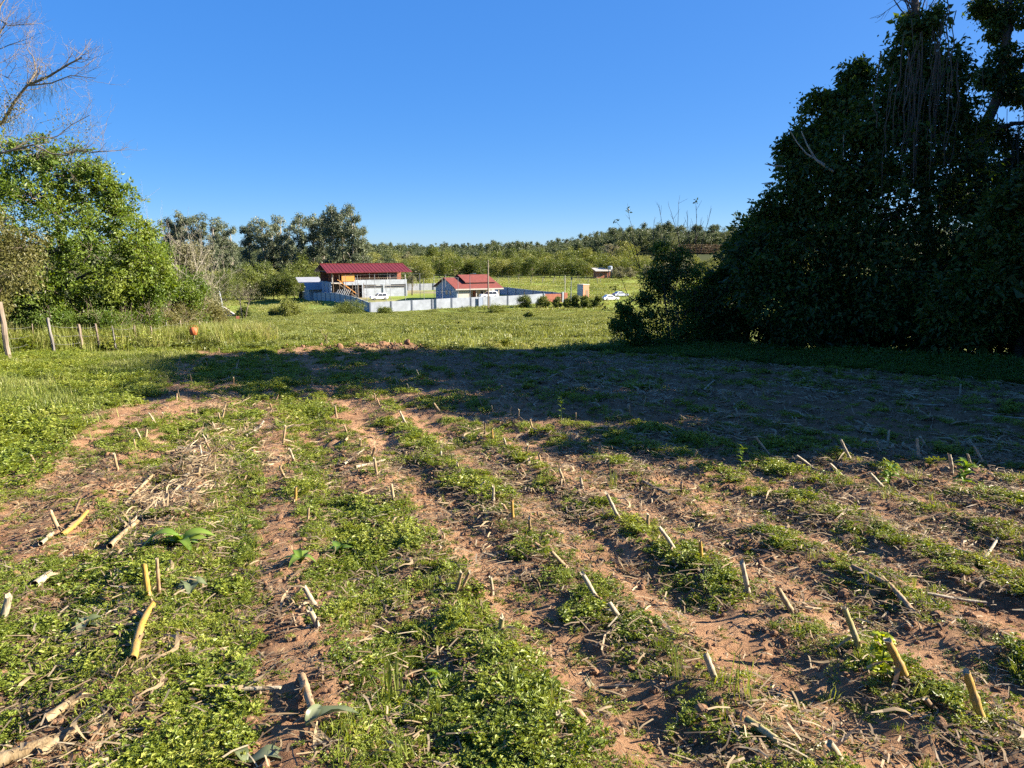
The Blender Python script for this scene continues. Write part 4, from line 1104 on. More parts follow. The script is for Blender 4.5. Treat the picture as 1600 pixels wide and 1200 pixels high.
# roof: two slopes of standing seam sheet
ox, oy = 1.3, 1.0; sl = (RG - EV) / (D / 2); ez = EV - oy * sl
rf = MB().hexa([(-ox, -oy, ez), (W + ox, -oy, ez), (W + ox, D / 2, RG), (-ox, D / 2, RG), (-ox, -oy, ez + .14), (W + ox, -oy, ez + .14), (W + ox, D / 2, RG + .14), (-ox, D / 2, RG + .14)]).build('roof', M['red_roof'], b)
for k in range(24):
    xx = -ox + .5 + (W + 2 * ox - 1) * k / 23
    MB().hexa([(xx - .04, -oy, ez + .14), (xx + .04, -oy, ez + .14), (xx + .04, D / 2, RG + .14), (xx - .04, D / 2, RG + .14), (xx - .04, -oy, ez + .2), (xx + .04, -oy, ez + .2), (xx + .04, D / 2, RG + .2), (xx - .04, D / 2, RG + .2)]).build('roof_seam', M['red_roof'], rf)
MB().hexa([(-ox, D / 2 + .02, RG), (W + ox, D / 2 + .02, RG), (W + ox, D + oy, ez), (-ox, D + oy, ez), (-ox, D / 2 + .02, RG + .14), (W + ox, D / 2 + .02, RG + .14), (W + ox, D + oy, ez + .14), (-ox, D + oy, ez + .14)]).build('rear_roof', M['red_roof'], b)
mb = MB(); mb.box((W / 2, D / 2, RG + .2), (W + 2 * ox, .4, .12)); mb.build('ridge_cap', M['red_roof'], rf)
for xx in (.1, W * .33, W * .66, W - .1):     # open roof trusses
    mb = MB(); mb.tube([(xx, 0, EV - .15), (xx, D / 2, RG - .15)], .10, 4); mb.build('rafter', M['timber'], b)
    mb = MB(); mb.tube([(xx, D, EV - .15), (xx, D / 2, RG - .15)], .10, 4); mb.build('rafter', M['timber'], b)
    mb = MB(); mb.tube([(xx, 0, EV - .15), (xx, D, EV - .15)], .10, 4); mb.build('tie_beam', M['dark_post'], b)
    mb = MB(); mb.tube([(xx, D / 2, EV - .15), (xx, D / 2, RG - .2)], .08, 4); mb.build('king_post', M['timber'], b)
# stairs at the left end
for k in range(14):
    MB().box((1.6 + k * .34, -1.2, F2 - .3 - k * .28), (.36, 1.2, .07)).build('stair_tread', M['timber'], b)
for yy in (-1.85, -.6):
    mb = MB(); mb.tube([(1.4, yy, F2 - .2), (6.3, yy, .1)], .09, 4); mb.build('stair_string', M['timber'], b)
    mb = MB(); mb.tube([(1.4, yy, F2 + .8), (6.3, yy, 1.1)], .06, 4); mb.build('stair_rail', M['orange_board'], b)
for k in range(7):
    mb = MB(); mb.tube([(.25 + k * .55, -2.2, .6), (1.25 + k * .55, -2.2, 2.4)], .07, 4); mb.build('lattice_bar', M['white_wall'], b)
for xx in (.0, 1.6, 3.2, 5.0, 6.6, 8.0):
    mb = MB(); mb.tube([(xx, -2.1, -.3), (xx, -2.1, 6.2 if xx < 4 else 3.9)], .075, 5); mb.build('scaffold_pole', M['timber'], b)

# shed behind the left wall
x, y = st(-1.6, 53.0); b = thing('lean_to_shed', 'small shed with bluish and grey sheet roofs left of the tall building', 'shed', (x, y, h1(x, y)), RZ)
MB().box((1.6, 4, 1.5), (4.0, 7, 3.6)).build('wall', M['grey_wall'], b)
MB().hexa([(-1.3, -.4, 3.0), (4.0, -.4, 3.0), (4.0, 3.5, 4.9), (-1.3, 3.5, 4.9), (-1.3, -.4, 3.1), (4.0, -.4, 3.1), (4.0, 3.5, 5.0), (-1.3, 3.5, 5.0)]).build('roof_sheet', M['sheet_roof'], b)
MB().hexa([(-2.6, 3.6, 4.8), (4.0, 3.6, 4.8), (4.0, 8.0, 6.2), (-2.6, 8.0, 6.2), (-2.6, 3.6, 4.9), (4.0, 3.6, 4.9), (4.0, 8.0, 6.3), (-2.6, 8.0, 6.3)]).build('roof_sheet', M['sheet_roof'], b)

# small house
HX, HY = P(714, 466, 181.0)[:2]; HZ = P(714, 466, 181.0)[2] - .1
b = thing('small_house', 'low house with shade-blue gable and stepped red tile roof', 'house', (HX, HY, HZ), RZ)
W, D, EV, RG = 11.6, 14.5, 2.45, 4.75
MB().box((.1, D / 2, .6), (.2, D, 3.4)).build('gable_wall', M['house_shade_blue'], b)
MB().hexa([(0, 0, 2.31), (.2, 0, 2.31), (.2, D, 2.31), (0, D, 2.31), (0, D / 2 - .05, RG - .05), (.2, D / 2 - .05, RG - .05), (.2, D / 2 + .05, RG - .05), (0, D / 2 + .05, RG - .05)]).build('gable_top', M['house_shade_blue'], b)
MB().box((W / 2, 3.0, .7), (W - .4, .2, 3.2)).build('front_wall', M['concrete'], b)
MB().box((1.7, .15, .7), (3.0, .2, 3.2)).build('bay_wall', M['concrete'], b)
MB().box((W / 2, D - .1, .7), (W - .4, .2, 3.2)).build('rear_wall', M['house_shade_blue'], b)
MB().box((W - .1, D / 2 + 1.5, .7), (.2, D - 3.2, 3.2)).build('side_wall', M['house_shade_blue'], b)
for yy, w_ in ((4.2, .9), (6.6, 1.5), (9.8, .8)):
    f = MB().box((-.03, yy, 1.25), (.1, w_, 1.25)).build('window', M['fascia'], b)
    MB().box((-.06, yy, 1.25), (.1, w_ - .25, 1.05)).build('pane', M['glass_dark'], f)
d_ = MB().box((6.0, 2.86, .6), (1.0, .1, 2.1)).build('door', M['brick'], b)
MB().box((6.35, 2.79, .6), (.1, .06, .12)).build('handle', M['steel'], d_)
for xx in (4.3, 8.2):
    f = MB().box((xx, 2.86, 1.1), (1.3, .1, 1.0)).build('window', M['fascia'], b); MB().box((xx, 2.82, 1.1), (1.1, .1, .8)).build('pane', M['glass_dark'], f)
for xx in (3.4, 5.2, 7.2, 9.2, W - .3): MB().box((xx, .1, .7), (.2, .2, 3.2)).build('porch_post', M['fascia'], b)
o_ = .7; sl = (RG - EV) / (D / 2); ez = EV - o_ * sl
def slope(x0, x1, y0, z0, y1, z1, name, m_, par, th=.14):
    return MB().hexa([(x0, y0, z0), (x1, y0, z0), (x1, y1, z1), (x0, y1, z1), (x0, y0, z0 + th), (x1, y0, z0 + th), (x1, y1, z1 + th), (x0, y1, z1 + th)]).build(name, M[m_], par)
rf = slope(-.6, W + .7, -o_, ez, D / 2, RG, 'roof', 'tile_roof', b)
slope(-.6, W + .7, D / 2 + .01, RG, D + o_, ez, 'rear_roof', 'tile_roof', b)
up = slope(3.2, W - .1, 2.2, EV + 2.2 * sl + .55, D / 2, RG + .65, 'upper_roof', 'tile_roof', b)
slope(3.2, W - .1, D / 2 + .01, RG + .65, D - 2.2, EV + 2.2 * sl + .55, 'upper_rear_roof', 'tile_roof', b)
MB().box((W / 2 + 1.6, 2.5, EV + 2.2 * sl + .3), (W - 3.6, .15, .5)).build('roof_step', M['dark_room'], b)
MB().box((W / 2 + .05, -o_ - .04, ez + .0), (W + 1.3, .08, .3)).build('fascia_board', M['fascia'], b)
for r_, (x0, x1, y0, z0, y1, z1, nk) in ((rf, (-.6, W + .7, -o_, ez, D / 2, RG, 14)), (up, (3.2, W - .1, 2.2, EV + 2.2 * sl + .55, D / 2, RG + .65, 9))):
    for k in range(nk):                       # tile courses stand a little proud
        f0 = (k + .1) / nk; f1 = (k + .55) / nk
        MB().hexa([(x0, y0 + (y1 - y0) * f, z0 + (z1 - z0) * f + .14) for f in (0,)] * 0 + [(x0, y0 + (y1 - y0) * f0, z0 + (z1 - z0) * f0 + .13), (x1, y0 + (y1 - y0) * f0, z0 + (z1 - z0) * f0 + .13), (x1, y0 + (y1 - y0) * f1, z0 + (z1 - z0) * f1 + .13), (x0, y0 + (y1 - y0) * f1, z0 + (z1 - z0) * f1 + .13),
                   (x0, y0 + (y1 - y0) * f0, z0 + (z1 - z0) * f0 + .20), (x1, y0 + (y1 - y0) * f0, z0 + (z1 - z0) * f0 + .20), (x1, y0 + (y1 - y0) * f1, z0 + (z1 - z0) * f1 + .155), (x0, y0 + (y1 - y0) * f1, z0 + (z1 - z0) * f1 + .155)]).build('tile_course', M['tile_roof'], r_)

# court net between wall and building
x, y = st(2, 5); g = thing('court_net', 'tall thin net poles with cables round the court behind the white wall', 'net', (x, y, h1(x, y)))
go = np.array(g.location); ring = [(1.2, 27), (4.6, 27), (9, 27), (13, 27), (17, 27), (1.2, 16), (1.2, 6.5), (5.5, 6), (10.0, 6), (14.5, 6), (19, 6), (23, 6), (23, 14), (23, 22), (21, 27)]
tops = {}
for (s, t) in ring:
    x, y = st(s, t); z = h1(x, y); mb = MB(); mb.tube([(x - go[0], y - go[1], z - .3 - go[2]), (x - go[0], y - go[1], z + 6.4 - go[2])], .055, 5); mb.build('pole', M['steel'], g)
for hgt in (6.35, 3.2):
    for seq in ([(1.2, 6.5), (5.5, 6), (10, 6), (14.5, 6), (19, 6), (23, 6), (23, 14), (23, 22), (21, 27), (17, 27), (13, 27), (9, 27), (4.6, 27), (1.2, 27), (1.2, 16), (1.2, 6.5)],):
        pts = [];
        for (s, t) in seq: x, y = st(s, t); pts.append((x - go[0], y - go[1], h1(x, y) + hgt - go[2]))
        mb = MB(); mb.tube(pts, .012, 4, cap=False); mb.build('cable', M['steel'], g)

# cars
def make_car(name, label, loc, rz, paint, suv=True, group=None):
    c = thing(name, label, 'car', loc, rz, group)
    Lc, Wc = (4.5, 1.8); hb = .95 if suv else .82; ht = 1.68 if suv else 1.42
    prof = [(-2.25, .45), (-2.25, .80), (-2.15, hb), (2.05, hb), (2.2, .78), (2.22, .45), (1.9, .32), (-1.95, .32)] if suv else [(-2.25, .42), (-2.22, .72), (-2.05, hb + .06), (-1.2, hb + .1), (.9, hb + .06), (2.0, hb - .08), (2.2, .62), (2.2, .40), (1.9, .28), (-1.95, .28)]
    def loft(pr, w0, w1, zmid):
        pr = np.array(pr); n = len(pr)
        V = []
        for f, ww in ((-1, w0), (1, w0)):
            for (a, z_) in pr: V.append((a, f * (ww if z_ < zmid else w1) / 2, z_))
        V = np.array(V); mb = MB(); F = [[i, (i + 1) % n, n + (i + 1) % n, n + i] for i in range(n)]
        mb.add(V, F); mb.F.append((np.array([list(range(n))[::-1]]), 0)); mb.F.append((np.array([list(range(n, 2 * n))]), 0)); return mb
    loft(prof, Wc, Wc - .12, .75).build('body', M[paint], c)
    cab = [(-2.1, hb - .05), (-1.85, ht - .04), (-1.5, ht), (.1, ht), (.75, hb - .05)] if suv else [(-1.75, hb), (-1.0, ht - .03), (-.5, ht), (.2, ht - .02), (1.05, hb)]
    roof = loft(cab, Wc - .16, Wc - .5, hb + .1).build('cabin', M[paint], c)
    for sgn in (-1, 1):
        n_ = -sgn
        z0, z1 = hb + .04, ht - .14
        for (a0, a1, b0, b1) in (((-1.75, -.75, -1.65, -.8) if suv else (-1.2, -.45, -.95, -.45)), ((-.68, .5, -.68, .12) if suv else (-.38, .75, -.38, .25))):
            y0 = sgn * ((Wc - .16) / 2 + .012 - .10 * 0); 
            def yy(zv): t_ = min(1, max(0, (zv - hb) / (ht - hb))); return sgn * ((Wc - .5) / 2 + .03 if zv > hb + .1 else (Wc - .16) / 2 + .02)
            v = [(a0, yy(z0), z0), (a1, yy(z0), z0), (b1, yy(z1) , z1), (b0, yy(z1), z1)]
            w_ = [(p_[0], p_[1] - sgn * .05, p_[2]) for p_ in v]
            MB().hexa(w_ + v if sgn > 0 else v + w_).build('side_window', M['glass_dark'], c)
        for wx_ in (-1.35, 1.35):
            tb = MB(); tb.tube([(wx_, sgn * .70, .34), (wx_, sgn * .74, .34), (wx_, sgn * .92, .34), (wx_, sgn * .94, .34)], [.28, .34, .34, .30], 16); wh = tb.build('wheel', M['tyre'], c)
            tb = MB(); tb.tube([(wx_, sgn * .90, .34), (wx_, sgn * .95, .34)], [.22, .20], 12); tb.build('rim', M['rim'], wh)
        MB().box((2.17, sgn * .62, .68), (.12, .34, .16)).build('headlight', M['lamp_clear'], c)
        MB().box((-2.22, sgn * .68, .80), (.1, .26, .18)).build('tail_light', M['lamp_red'], c)
    if suv:
        MB().hexa([(.42, -.72, ht - .2), (.78, -.78, hb), (.78, .78, hb), (.42, .72, ht - .2), (.47, -.70, ht - .17), (.84, -.77, hb + .02), (.84, .77, hb + .02), (.47, .70, ht - .17)]).build('windscreen', M['glass_dark'], c)
    else:
        MB().hexa([(.32, -.6, ht - .1), (.98, -.72, hb + .05), (.98, .72, hb + .05), (.32, .6, ht - .1), (.36, -.6, ht - .06), (1.03, -.72, hb + .08), (1.03, .72, hb + .08), (.36, .6, ht - .06)]).build('windscreen', M['glass_dark'], c)
    return c
def car_at(px, py, Y): q = P(px, py, Y); return (q[0], Y, h1(q[0], Y))
make_car('parked_car', 'white SUV parked on the grass in front of the two storey building', car_at(592, 464, 189), math.radians(206), 'car_white', True)
make_car('parked_car', 'white car half hidden in the porch of the small house', (float(st(38, 14)[0]), float(st(38, 14)[1]), h1(*st(38, 14))), math.radians(200), 'car_white', True).location = (P(764, 465, 179)[0], 179, P(764, 466, 179)[2] + .05)
make_car('parked_car', 'white sedan parked outside the wall beyond the round bushes', car_at(953, 470, 187), math.radians(24), 'car_white', False)
make_car('parked_car', 'blue grey car partly hidden behind the twiggy right shrub', car_at(969, 462, 200), math.radians(26), 'car_silver', False)

# poles and small structures
def pole(name, label, px, py0, py1, Y, r0, m_, arm=None):
    a = P(px, py0, Y); b_ = P(px, py1, Y); z = h1(a[0], Y)
    t_ = thing(name, label, 'pole', (a[0], Y, z)); mb = MB(); top = b_[2] - z
    mb.tube([(0, 0, -.4), (0, 0, top * .5), (0, 0, top)], [r0, r0 * .85, r0 * .65], 8); mb.build('shaft', M[m_], t_)
    if arm == 'cross':
        MB().box((0, 0, top - .5), (1.8, .12, .14), RZ + 1.2).build('crossarm', M[m_], t_)
        for q in (-.75, 0, .75):
            mb = MB(); c_ = math.cos(RZ + 1.2) * q; s_ = math.sin(RZ + 1.2) * q; mb.tube([(c_, s_, top - .43), (c_, s_, top - .25)], [.05, .04], 6); mb.build('insulator', M['glass_dark'], t_)
    if arm == 'lamp':
        mb = MB(); mb.tube([(0, 0, top - .05), (.5, 0, top + .12), (1.0, 0, top + .1)], .04, 5); mb.build('arm', M['steel'], t_)
        MB().box((1.15, 0, top + .07), (.6, .22, .1)).build('lamp_head', M['car_white'], t_)
    if arm == 'box':
        MB().box((.1, -.2, top - .2), (.45, .35, .45)).build('meter_box', M['dark_post'], t_)
    return t_
pole('utility_pole', 'tall brown utility pole in front of the white wall', 763, 479, 406, 167, .2, 'pole_wood', 'cross')
pole('lamp_pole', 'dark lamp pole standing in front of the small house roof', 734.5, 466, 428, 175, .09, 'dark_post', 'lamp')
pole('gate_pole', 'slim pale pole rising beside the brick gate pillar', 882.5, 468, 430, 184, .10, 'concrete')
pole('meter_pole', 'short dark pole with a box right of the gate pillar', 892, 468, 434, 186, .13, 'dark_post', 'box')
q = P(911, 462, 198); b = thing('brick_hut', 'small square brick hut beyond the round bushes', 'hut', (q[0], 198, h1(q[0], 198)), math.radians(38))
MB().box((0, 0, 1.5), (2.1, 2.3, 3.6)).build('wall', M['pale_brick'], b)
MB().box((0, 0, 3.38), (2.3, 2.5, .16)).build('roof_slab', M['concrete'], b)
MB().box((.3, -1.15, .95), (.9, .08, 1.9)).build('door', M['timber'], b)
MB().box((-1.07, 0, 1.6), (.06, 2.2, 3.2)).build('shaded_side', M['grey_wall'], b)  # grey sheet added for the shade on the hut's left face
q = P(940, 432, 345); z = h1(q[0], 345); b = thing('far_brick_house', 'tiny brick house with pale roof at the edge of the far trees', 'house', (q[0], 345, z), .2)
MB().box((0, 0, 1.6), (6.5, 5, 4.2)).build('wall', M['pale_brick'], b)
MB().hexa([(-4, -3.4, 3.3), (4, -3.4, 3.3), (4, 3.4, 4.6), (-4, 3.4, 4.6), (-4, -3.4, 3.5), (4, -3.4, 3.5), (4, 3.4, 4.8), (-4, 3.4, 4.8)]).build('roof', M['fascia'], b)
f = MB().box((-1.2, -2.52, 1.8), (1.2, .1, 1.1)).build('window', M['fascia'], b); MB().box((-1.2, -2.56, 1.8), (1.0, .1, .9)).build('pane', M['glass_dark'], f)
MB().box((1.4, -2.52, 1.2), (1.0, .1, 2.1)).build('door', M['dark_room'], b)
q = P(953, 432, 340); b = thing('water_tank', 'small pale water tank on a stand beside the tiny brick house', 'tank', (q[0], 340, h1(q[0], 340)))
for dx in (-.6, .6):
    for dy in (-.6, .6): MB().box((dx, dy, 2.0), (.15, .15, 4.4)).build('leg', M['steel'], b)
mb = MB(); mb.tube([(0, 0, 4.1), (0, 0, 5.4), (0, 0, 5.7)], [1.0, 1.1, .5], 14); mb.build('tank', M['car_silver'], b)
# low pale kerb slab inside the wall
x, y = st(18.5, 3.2); b = thing('concrete_bench', 'long low pale concrete bench just inside the white wall', 'bench', (x, y, h1(x, y)), RZ)
MB().box((0, 0, 1.35), (5.5, .6, .22)).build('seat', M['fascia'], b)
for q in (-2.5, 0, 2.5): MB().box((q, 0, .6), (.3, .5, 1.3)).build('leg', M['concrete'], b)

# leaning white post and the grey wall end at left
q = P(348, 488, 112); z = h1(q[0], 112); b = thing('leaning_post', 'leaning white concrete post above the pasture at left', 'post', (q[0], 112, z))
mb = MB(); mb.tube([(.15, 0, -.3), (-.05, 0, 2.0), (-.3, 0, 4.0)], [.2, .17, .07], 6); mb.build('shaft', M['white_wall'], b)
mb = MB(); mb.tube([(-.55, .1, -.3), (-.5, .1, 2.2)], [.14, .12], 6); mb.build('stump', M['post'], b)
q = P(350, 488, 113); z = h1(q[0], 113); b = thing('sloping_wall_end', 'dark grey wall end sloping down beside the leaning white post', 'wall', (q[0], 113, z))
MB().hexa([(0, 0, -.4), (2.4, -1.6, -.6), (2.5, -1.45, -.6), (.1, .15, -.4), (0, 0, 1.55), (2.4, -1.6, .35), (2.5, -1.45, .35), (.1, .15, 1.55)]).build('panel', M['dark_post'], b)
MB().hexa([(0, -.05, 1.552), (2.42, -1.66, .352), (2.55, -1.42, .352), (.1, .2, 1.552), (0, -.05, 1.66), (2.42, -1.66, .46), (2.55, -1.42, .46), (.1, .2, 1.66)]).build('coping', M['concrete'], b)
q = P(372, 506, 88); b = thing('brown_block', 'small red brown block in the grass under the forked sapling', 'block', (q[0], 88, h1(q[0], 88)), .4)
MB().box((0, 0, .25), (.38, .3, .6)).build('body', M['brick'], b)
MB().box((.15, 0, .04), (.8, .5, .09)).build('base', M['concrete'], b)

# a person on the balcony: one continuous skin over a posed skeleton
def person(name, label, loc, rz, skin_col, top_col, low_col, hair_col):
    root = thing(name, label, 'person', loc, rz)
    J = [(0,0,.95), (0,0,1.18), (0,.0,1.40), (0,-.02,1.50), (0,-.04,1.60), (0,-.045,1.72), (-.19,0,1.40), (-.25,-.04,1.14), (-.20,-.24,1.03), (.19,0,1.40), (.25,-.04,1.14), (.20,-.24,1.03), (-.10,0,.92), (-.11,-.03,.50), (-.11,.03,.09), (-.11,-.10,.04), (.10,0,.92), (.12,-.02,.50), (.12,.04,.09), (.12,-.09,.04)]
    Ed = [(0,1),(1,2),(2,3),(3,4),(4,5),(2,6),(6,7),(7,8),(2,9),(9,10),(10,11),(0,12),(12,13),(13,14),(14,15),(0,16),(16,17),(17,18),(18,19)]
    R = [.15,.14,.15,.06,.095,.085,.065,.05,.035,.065,.05,.035,.09,.065,.045,.04,.09,.065,.045,.04]
    me = bpy.data.meshes.new('body'); me.from_pydata([Vector(j) for j in J], Ed, []); o = bpy.data.objects.new('body', me); C.objects.link(o); o.parent = root
    md = o.modifiers.new('skin', 'SKIN')
    if not me.skin_vertices: me.attributes.new
    bpy.context.view_layer.objects.active = o
    sv = me.skin_vertices[0].data
    for i, v in enumerate(sv): v.radius = (R[i], R[i] * (.75 if i in (1, 2) else 1)); v.use_root = (i == 0)
    ss_ = o.modifiers.new('smooth', 'SUBSURF'); ss_.levels = 1; ss_.render_levels = 1
    m, nt, bs = nodes_of('clothed_figure'); N, L = nt.nodes, nt.links
    tc = N.new('ShaderNodeTexCoord'); sx = N.new('ShaderNodeSeparateXYZ'); L.new(tc.outputs['Object'], sx.inputs[0])
    rp = N.new('ShaderNodeValToRGB'); rp.color_ramp.interpolation = 'CONSTANT'; dv = N.new('ShaderNodeMath'); dv.operation = 'DIVIDE'; dv.inputs[1].default_value = 1.9; L.new(sx.outputs['Z'], dv.inputs[0]); L.new(dv.outputs[0], rp.inputs[0])
    e = rp.color_ramp.elements; e[0].position = 0; e[0].color = (.03, .03, .03, 1); e[1].position = .06; e[1].color = (*low_col, 1)
    q_ = e.new(.51); q_.color = (*top_col, 1); q_ = e.new(.78); q_.color = (*skin_col, 1)
    L.new(rp.outputs[0], bs.inputs['Base Color']); bs.inputs['Roughness'].default_value = .8; me.materials.append(m)
    mb = MB(); mb.tube([(0,-.01,1.66), (0,0,1.72), (0,.0,1.79), (0,0,1.83)], [.09, .108, .09, .03], 10); mb.build('hair', mat('dark_hair', hair_col, .7), root, smooth=True)
    return root
px_, py_ = 612, 437
bx, by = st(17.0, 39.6)
person('person', 'person in a pale pink top and dark trousers on the balcony', (bx, by, BZ + F2), RZ, (.45, .28, .2), (.75, .52, .50), (.035, .035, .045), (.03, .02, .015))

# drooping palm beside the building
x, y = st(23.6, 41); z = h1(x, y); r = np.random.default_rng(91)
pl = thing('drooping_palm', 'grey green palm with drooping fronds right of the tall building', 'palm', (x, y, z))
mb = MB(); mb.tube([(0, 0, -.2), (.1, 0, 2.5), (0, .05, 5.2)], [.22, .18, .16], 8); mb.build('trunk', M['bark'], pl, smooth=True)
for k in range(26):
    a = r.uniform(0, 2 * np.pi); el = r.uniform(-.2, 1.2); ln = r.uniform(1.8, 2.8); mb = MB(); t_ = np.linspace(0, 1, 9)
    rad_ = ln * .62 * np.sin(t_ * 1.5) * math.cos(el * .6); zz = 5.2 + ln * (.55 * el * t_ - (1.05 + .3 * r.random()) * t_ ** 2.2)
    sp_ = np.c_[np.cos(a) * rad_, np.sin(a) * rad_, zz]; mb.tube(sp_, np.linspace(.03, .008, 9), 4, cap=False)
    N_ = 60; f_ = r.uniform(.12, 1, N_); c_ = np.stack([np.interp(f_, t_, sp_[:, i]) for i in range(3)], 1)
    d_ = np.c_[-np.sin(a) * np.sign(r.normal(size=N_)) + np.cos(a) * .5, np.cos(a) * np.sign(r.normal(size=N_)) + np.sin(a) * .5, np.full(N_, -.7)]
    mb.leaves(c_, .55, .07, d_, rs=r); mb.build('frond', M['belt_c'], pl)

# vine trellis in the field behind
x0, y0 = P(790, 440, 262)[:2]; g = thing('vine_trellis', 'pale posts of a wired trellis in the bright field behind the compound', 'trellis', (x0, y0, h1(x0, y0))); go = np.array(g.location)
r = np.random.default_rng(92); rows_ = []
for j in range(3):
    line = []
    for i in range(15):
        px = 690 + i * 17.5 + r.normal(0, 2); Y = 285 + j * 13
        q = P(px, 440, Y); z = h1(q[0], Y); hh = 2.0 + r.normal(0, .1)
        mb = MB(); mb.tube([(q[0] - go[0], Y - go[1], z - .3 - go[2]), (q[0] - go[0] + r.normal(0, .08), Y - go[1], z + hh - go[2])], .075, 5); mb.build('post', M['bark_pale'], g)
        line.append((q[0] - go[0], Y - go[1], z + hh * .85 - go[2]))
    mb = MB(); mb.tube(line, .02, 4, cap=False); mb.build('wire_strand', M['wire'], g)

# ------------------------------------------------------------------ bushes and trees of the middle distance
def bush(name, label, px, py, Y, w, h, seed, leafm, group=None, leaf=.17, ncl=20, nl=34):
    q = P(px, py, Y); z = h1(q[0], Y)
    return twig_shrub(name, label, (q[0], Y, z), seed, 6, h * .8, .5, leafm, leaf, dome(seed, 0, 0, .10 * h, h * .80, w / 2 * .72, w / 2 * .65, 16, w * .22), ncl, nl, M['twig'], group, 'bush', .03, 1)
G7 = 'round bushes lined up outside the wall'
for i, (px, py, w, h, lab) in enumerate(((820, 484, 4.6, 3.0, 'largest round bush, at the left end of the row by the wall'), (848, 483, 3.6, 2.5, 'second round bush from the left in front of the brick wall'), (871, 481, 3.0, 2.5, 'low bush right in front of the brick stretch of wall'),
                                         (887, 481, 2.4, 2.3, 'narrow bush below the brick gate pillar'), (899, 479, 2.8, 3.0, 'dark bush just right of the gate pillar'), (916, 478, 3.6, 3.3, 'tall bush in front of the small brick hut'), (933, 477, 2.8, 3.0, 'rightmost bush of the row, nearest the white sedan'))):
    bush('round_bush', lab, px, py, 170, w, h, 400 + i, M['belt_a'], G7)
bush('pasture_bush', 'dark green shrub at the bend of the compound wall', 545, 497, 140, 7.0, 2.6, 411, M['belt_a'])
bush('pasture_bush', 'olive brown bush in the pasture left of the wall', 452, 503, 112, 4.6, 2.4, 412, M['belt_b'])
bush('pasture_bush', 'small scrubby bush in the pasture beside the olive one', 432, 503, 114, 2.6, 1.3, 413, M['belt_b'])
bush('pasture_bush', 'low weedy bush at the foot of the white wall corner', 602, 489, 150, 4.0, 1.1, 414, M['belt_a'])
bush('pasture_bush', 'little dark weed clump low in the middle pasture', 827, 505, 110, 1.8, .8, 415, M['belt_a'])
bush('pasture_bush', 'scrubby growth along the wall foot beside the utility pole', 775, 484, 158, 6.0, 1.2, 416, M['belt_a'])
bush('pasture_bush', 'low leafy clump behind the forked sapling', 380, 497, 105, 2.6, 1.5, 417, M['belt_a'])
# forked sapling
q = P(380, 504, 92); z = h1(q[0], 92); r = np.random.default_rng(93)
sp = thing('forked_sapling', 'small forked tree with sparse brownish crown in the left pasture', 'tree', (q[0], 92, z)); mb = MB()
mb.tube([(0, 0, -.2), (-.15, 0, 1.2), (-.25, 0, 2.6)], [.10, .08, .05], 6); mb.tube([(.15, 0, -.2), (.55, 0, 1.3), (.95, .1, 2.6)], [.10, .07, .05], 6)
for c in ((-.25, 0, 2.4), (.95, .1, 2.4)):
    for k in range(6): twiggy(mb, r, c, (r.normal(0, .8), r.normal(0, .6), .8), 1.5, .03, 2, .3, .2)
mb.build('trunk', M['bark'], sp, smooth=True); lf = MB()
lf.leaves(np.array([.35, 0, 3.5]) + r.normal(size=(900, 3)) * np.array([1.1, .8, .65]), .11, .06, rs=r); lf.build('crown', M['belt_c'], sp)

# tree kinds for the belt; every tree is an individual
def belt_proto(seed, leafm, h, w, nl=11, leaf=.34, ncl=15, nle=22, bark='bark', z0=.18):
    return make_tree('belt_tree', 'tree of the belt', 'tree', (0, 0, -300), seed, [(0,0,-.4), (.2,0,h * .3), (0,.2,h * .6)], dome(seed, 0, 0, h * z0, h * .86, w / 2 * .85, w / 2 * .85, nl, w * .19), ncl, nle, leaf, leafm, M[bark], r_trunk=.16, spread=.27, twigs=False)
kinds = {'a': [belt_proto(500 + i, M['belt_a'], 10, 9, 13) for i in range(3)], 'b': [belt_proto(510 + i, M['belt_b'], 8, 10, 13, z0=.12) for i in range(3)], 'c': [belt_proto(520 + i, M['belt_c'], 8, 7.5, 11) for i in range(2)]}
r = np.random.default_rng(95)
LAB = {'a': 'dark green broadleaf tree in the belt behind the compound', 'b': 'pale olive rounded tree in the belt behind the compound', 'c': 'greyish thin tree in the belt behind the compound'}
def belt(px, Y, kind, scale, zone):
    KN = {'a': 'dark green broadleaf tree', 'b': 'pale olive rounded tree', 'c': 'greyish thin tree'}[kind]
    q = P(px, 430, Y); p_ = kinds[kind][r.integers(len(kinds[kind]))]
    return copy_thing(p_, (q[0], Y, h1(q[0], Y) - .2), r.uniform(0, 6.28), (scale * r.uniform(.9, 1.15), scale * r.uniform(.9, 1.15), scale * r.uniform(.85, 1.1)), KN + ' ' + zone, KN + 's ' + zone)
for px in np.arange(318, 470, 15): belt(px + r.normal(0, 4), 205 + (px - 318) * .12 + r.uniform(-5, 8), r.choice(['a', 'a', 'b']), r.uniform(.75, 1.0), 'in the front belt left of the shed')
for px in np.arange(235, 520, 14): belt(px + r.normal(0, 4), 245 + r.uniform(-8, 14), r.choice(['b', 'b', 'a', 'c']), r.uniform(1.0, 1.2), 'in the belt under the eucalyptus row')
for px in np.arange(450, 660, 16): belt(px + r.normal(0, 4), 262 + r.uniform(-6, 14), r.choice(['b', 'b', 'a', 'c']), r.uniform(.95, 1.2), 'directly behind the two storey building')
for px in np.arange(640, 1010, 11): belt(px + r.normal(0, 4), 352 + r.uniform(-6, 12), r.choice(['a', 'a', 'a', 'b']), r.uniform(.85, 1.15), 'along the far edge of the bright field')
for px in np.arange(560, 1000, 13): belt(px + r.normal(0, 5), 378 + r.uniform(-8, 14), r.choice(['b', 'b', 'a', 'c']), r.uniform(1.05, 1.4), 'in the second line behind the bright field')
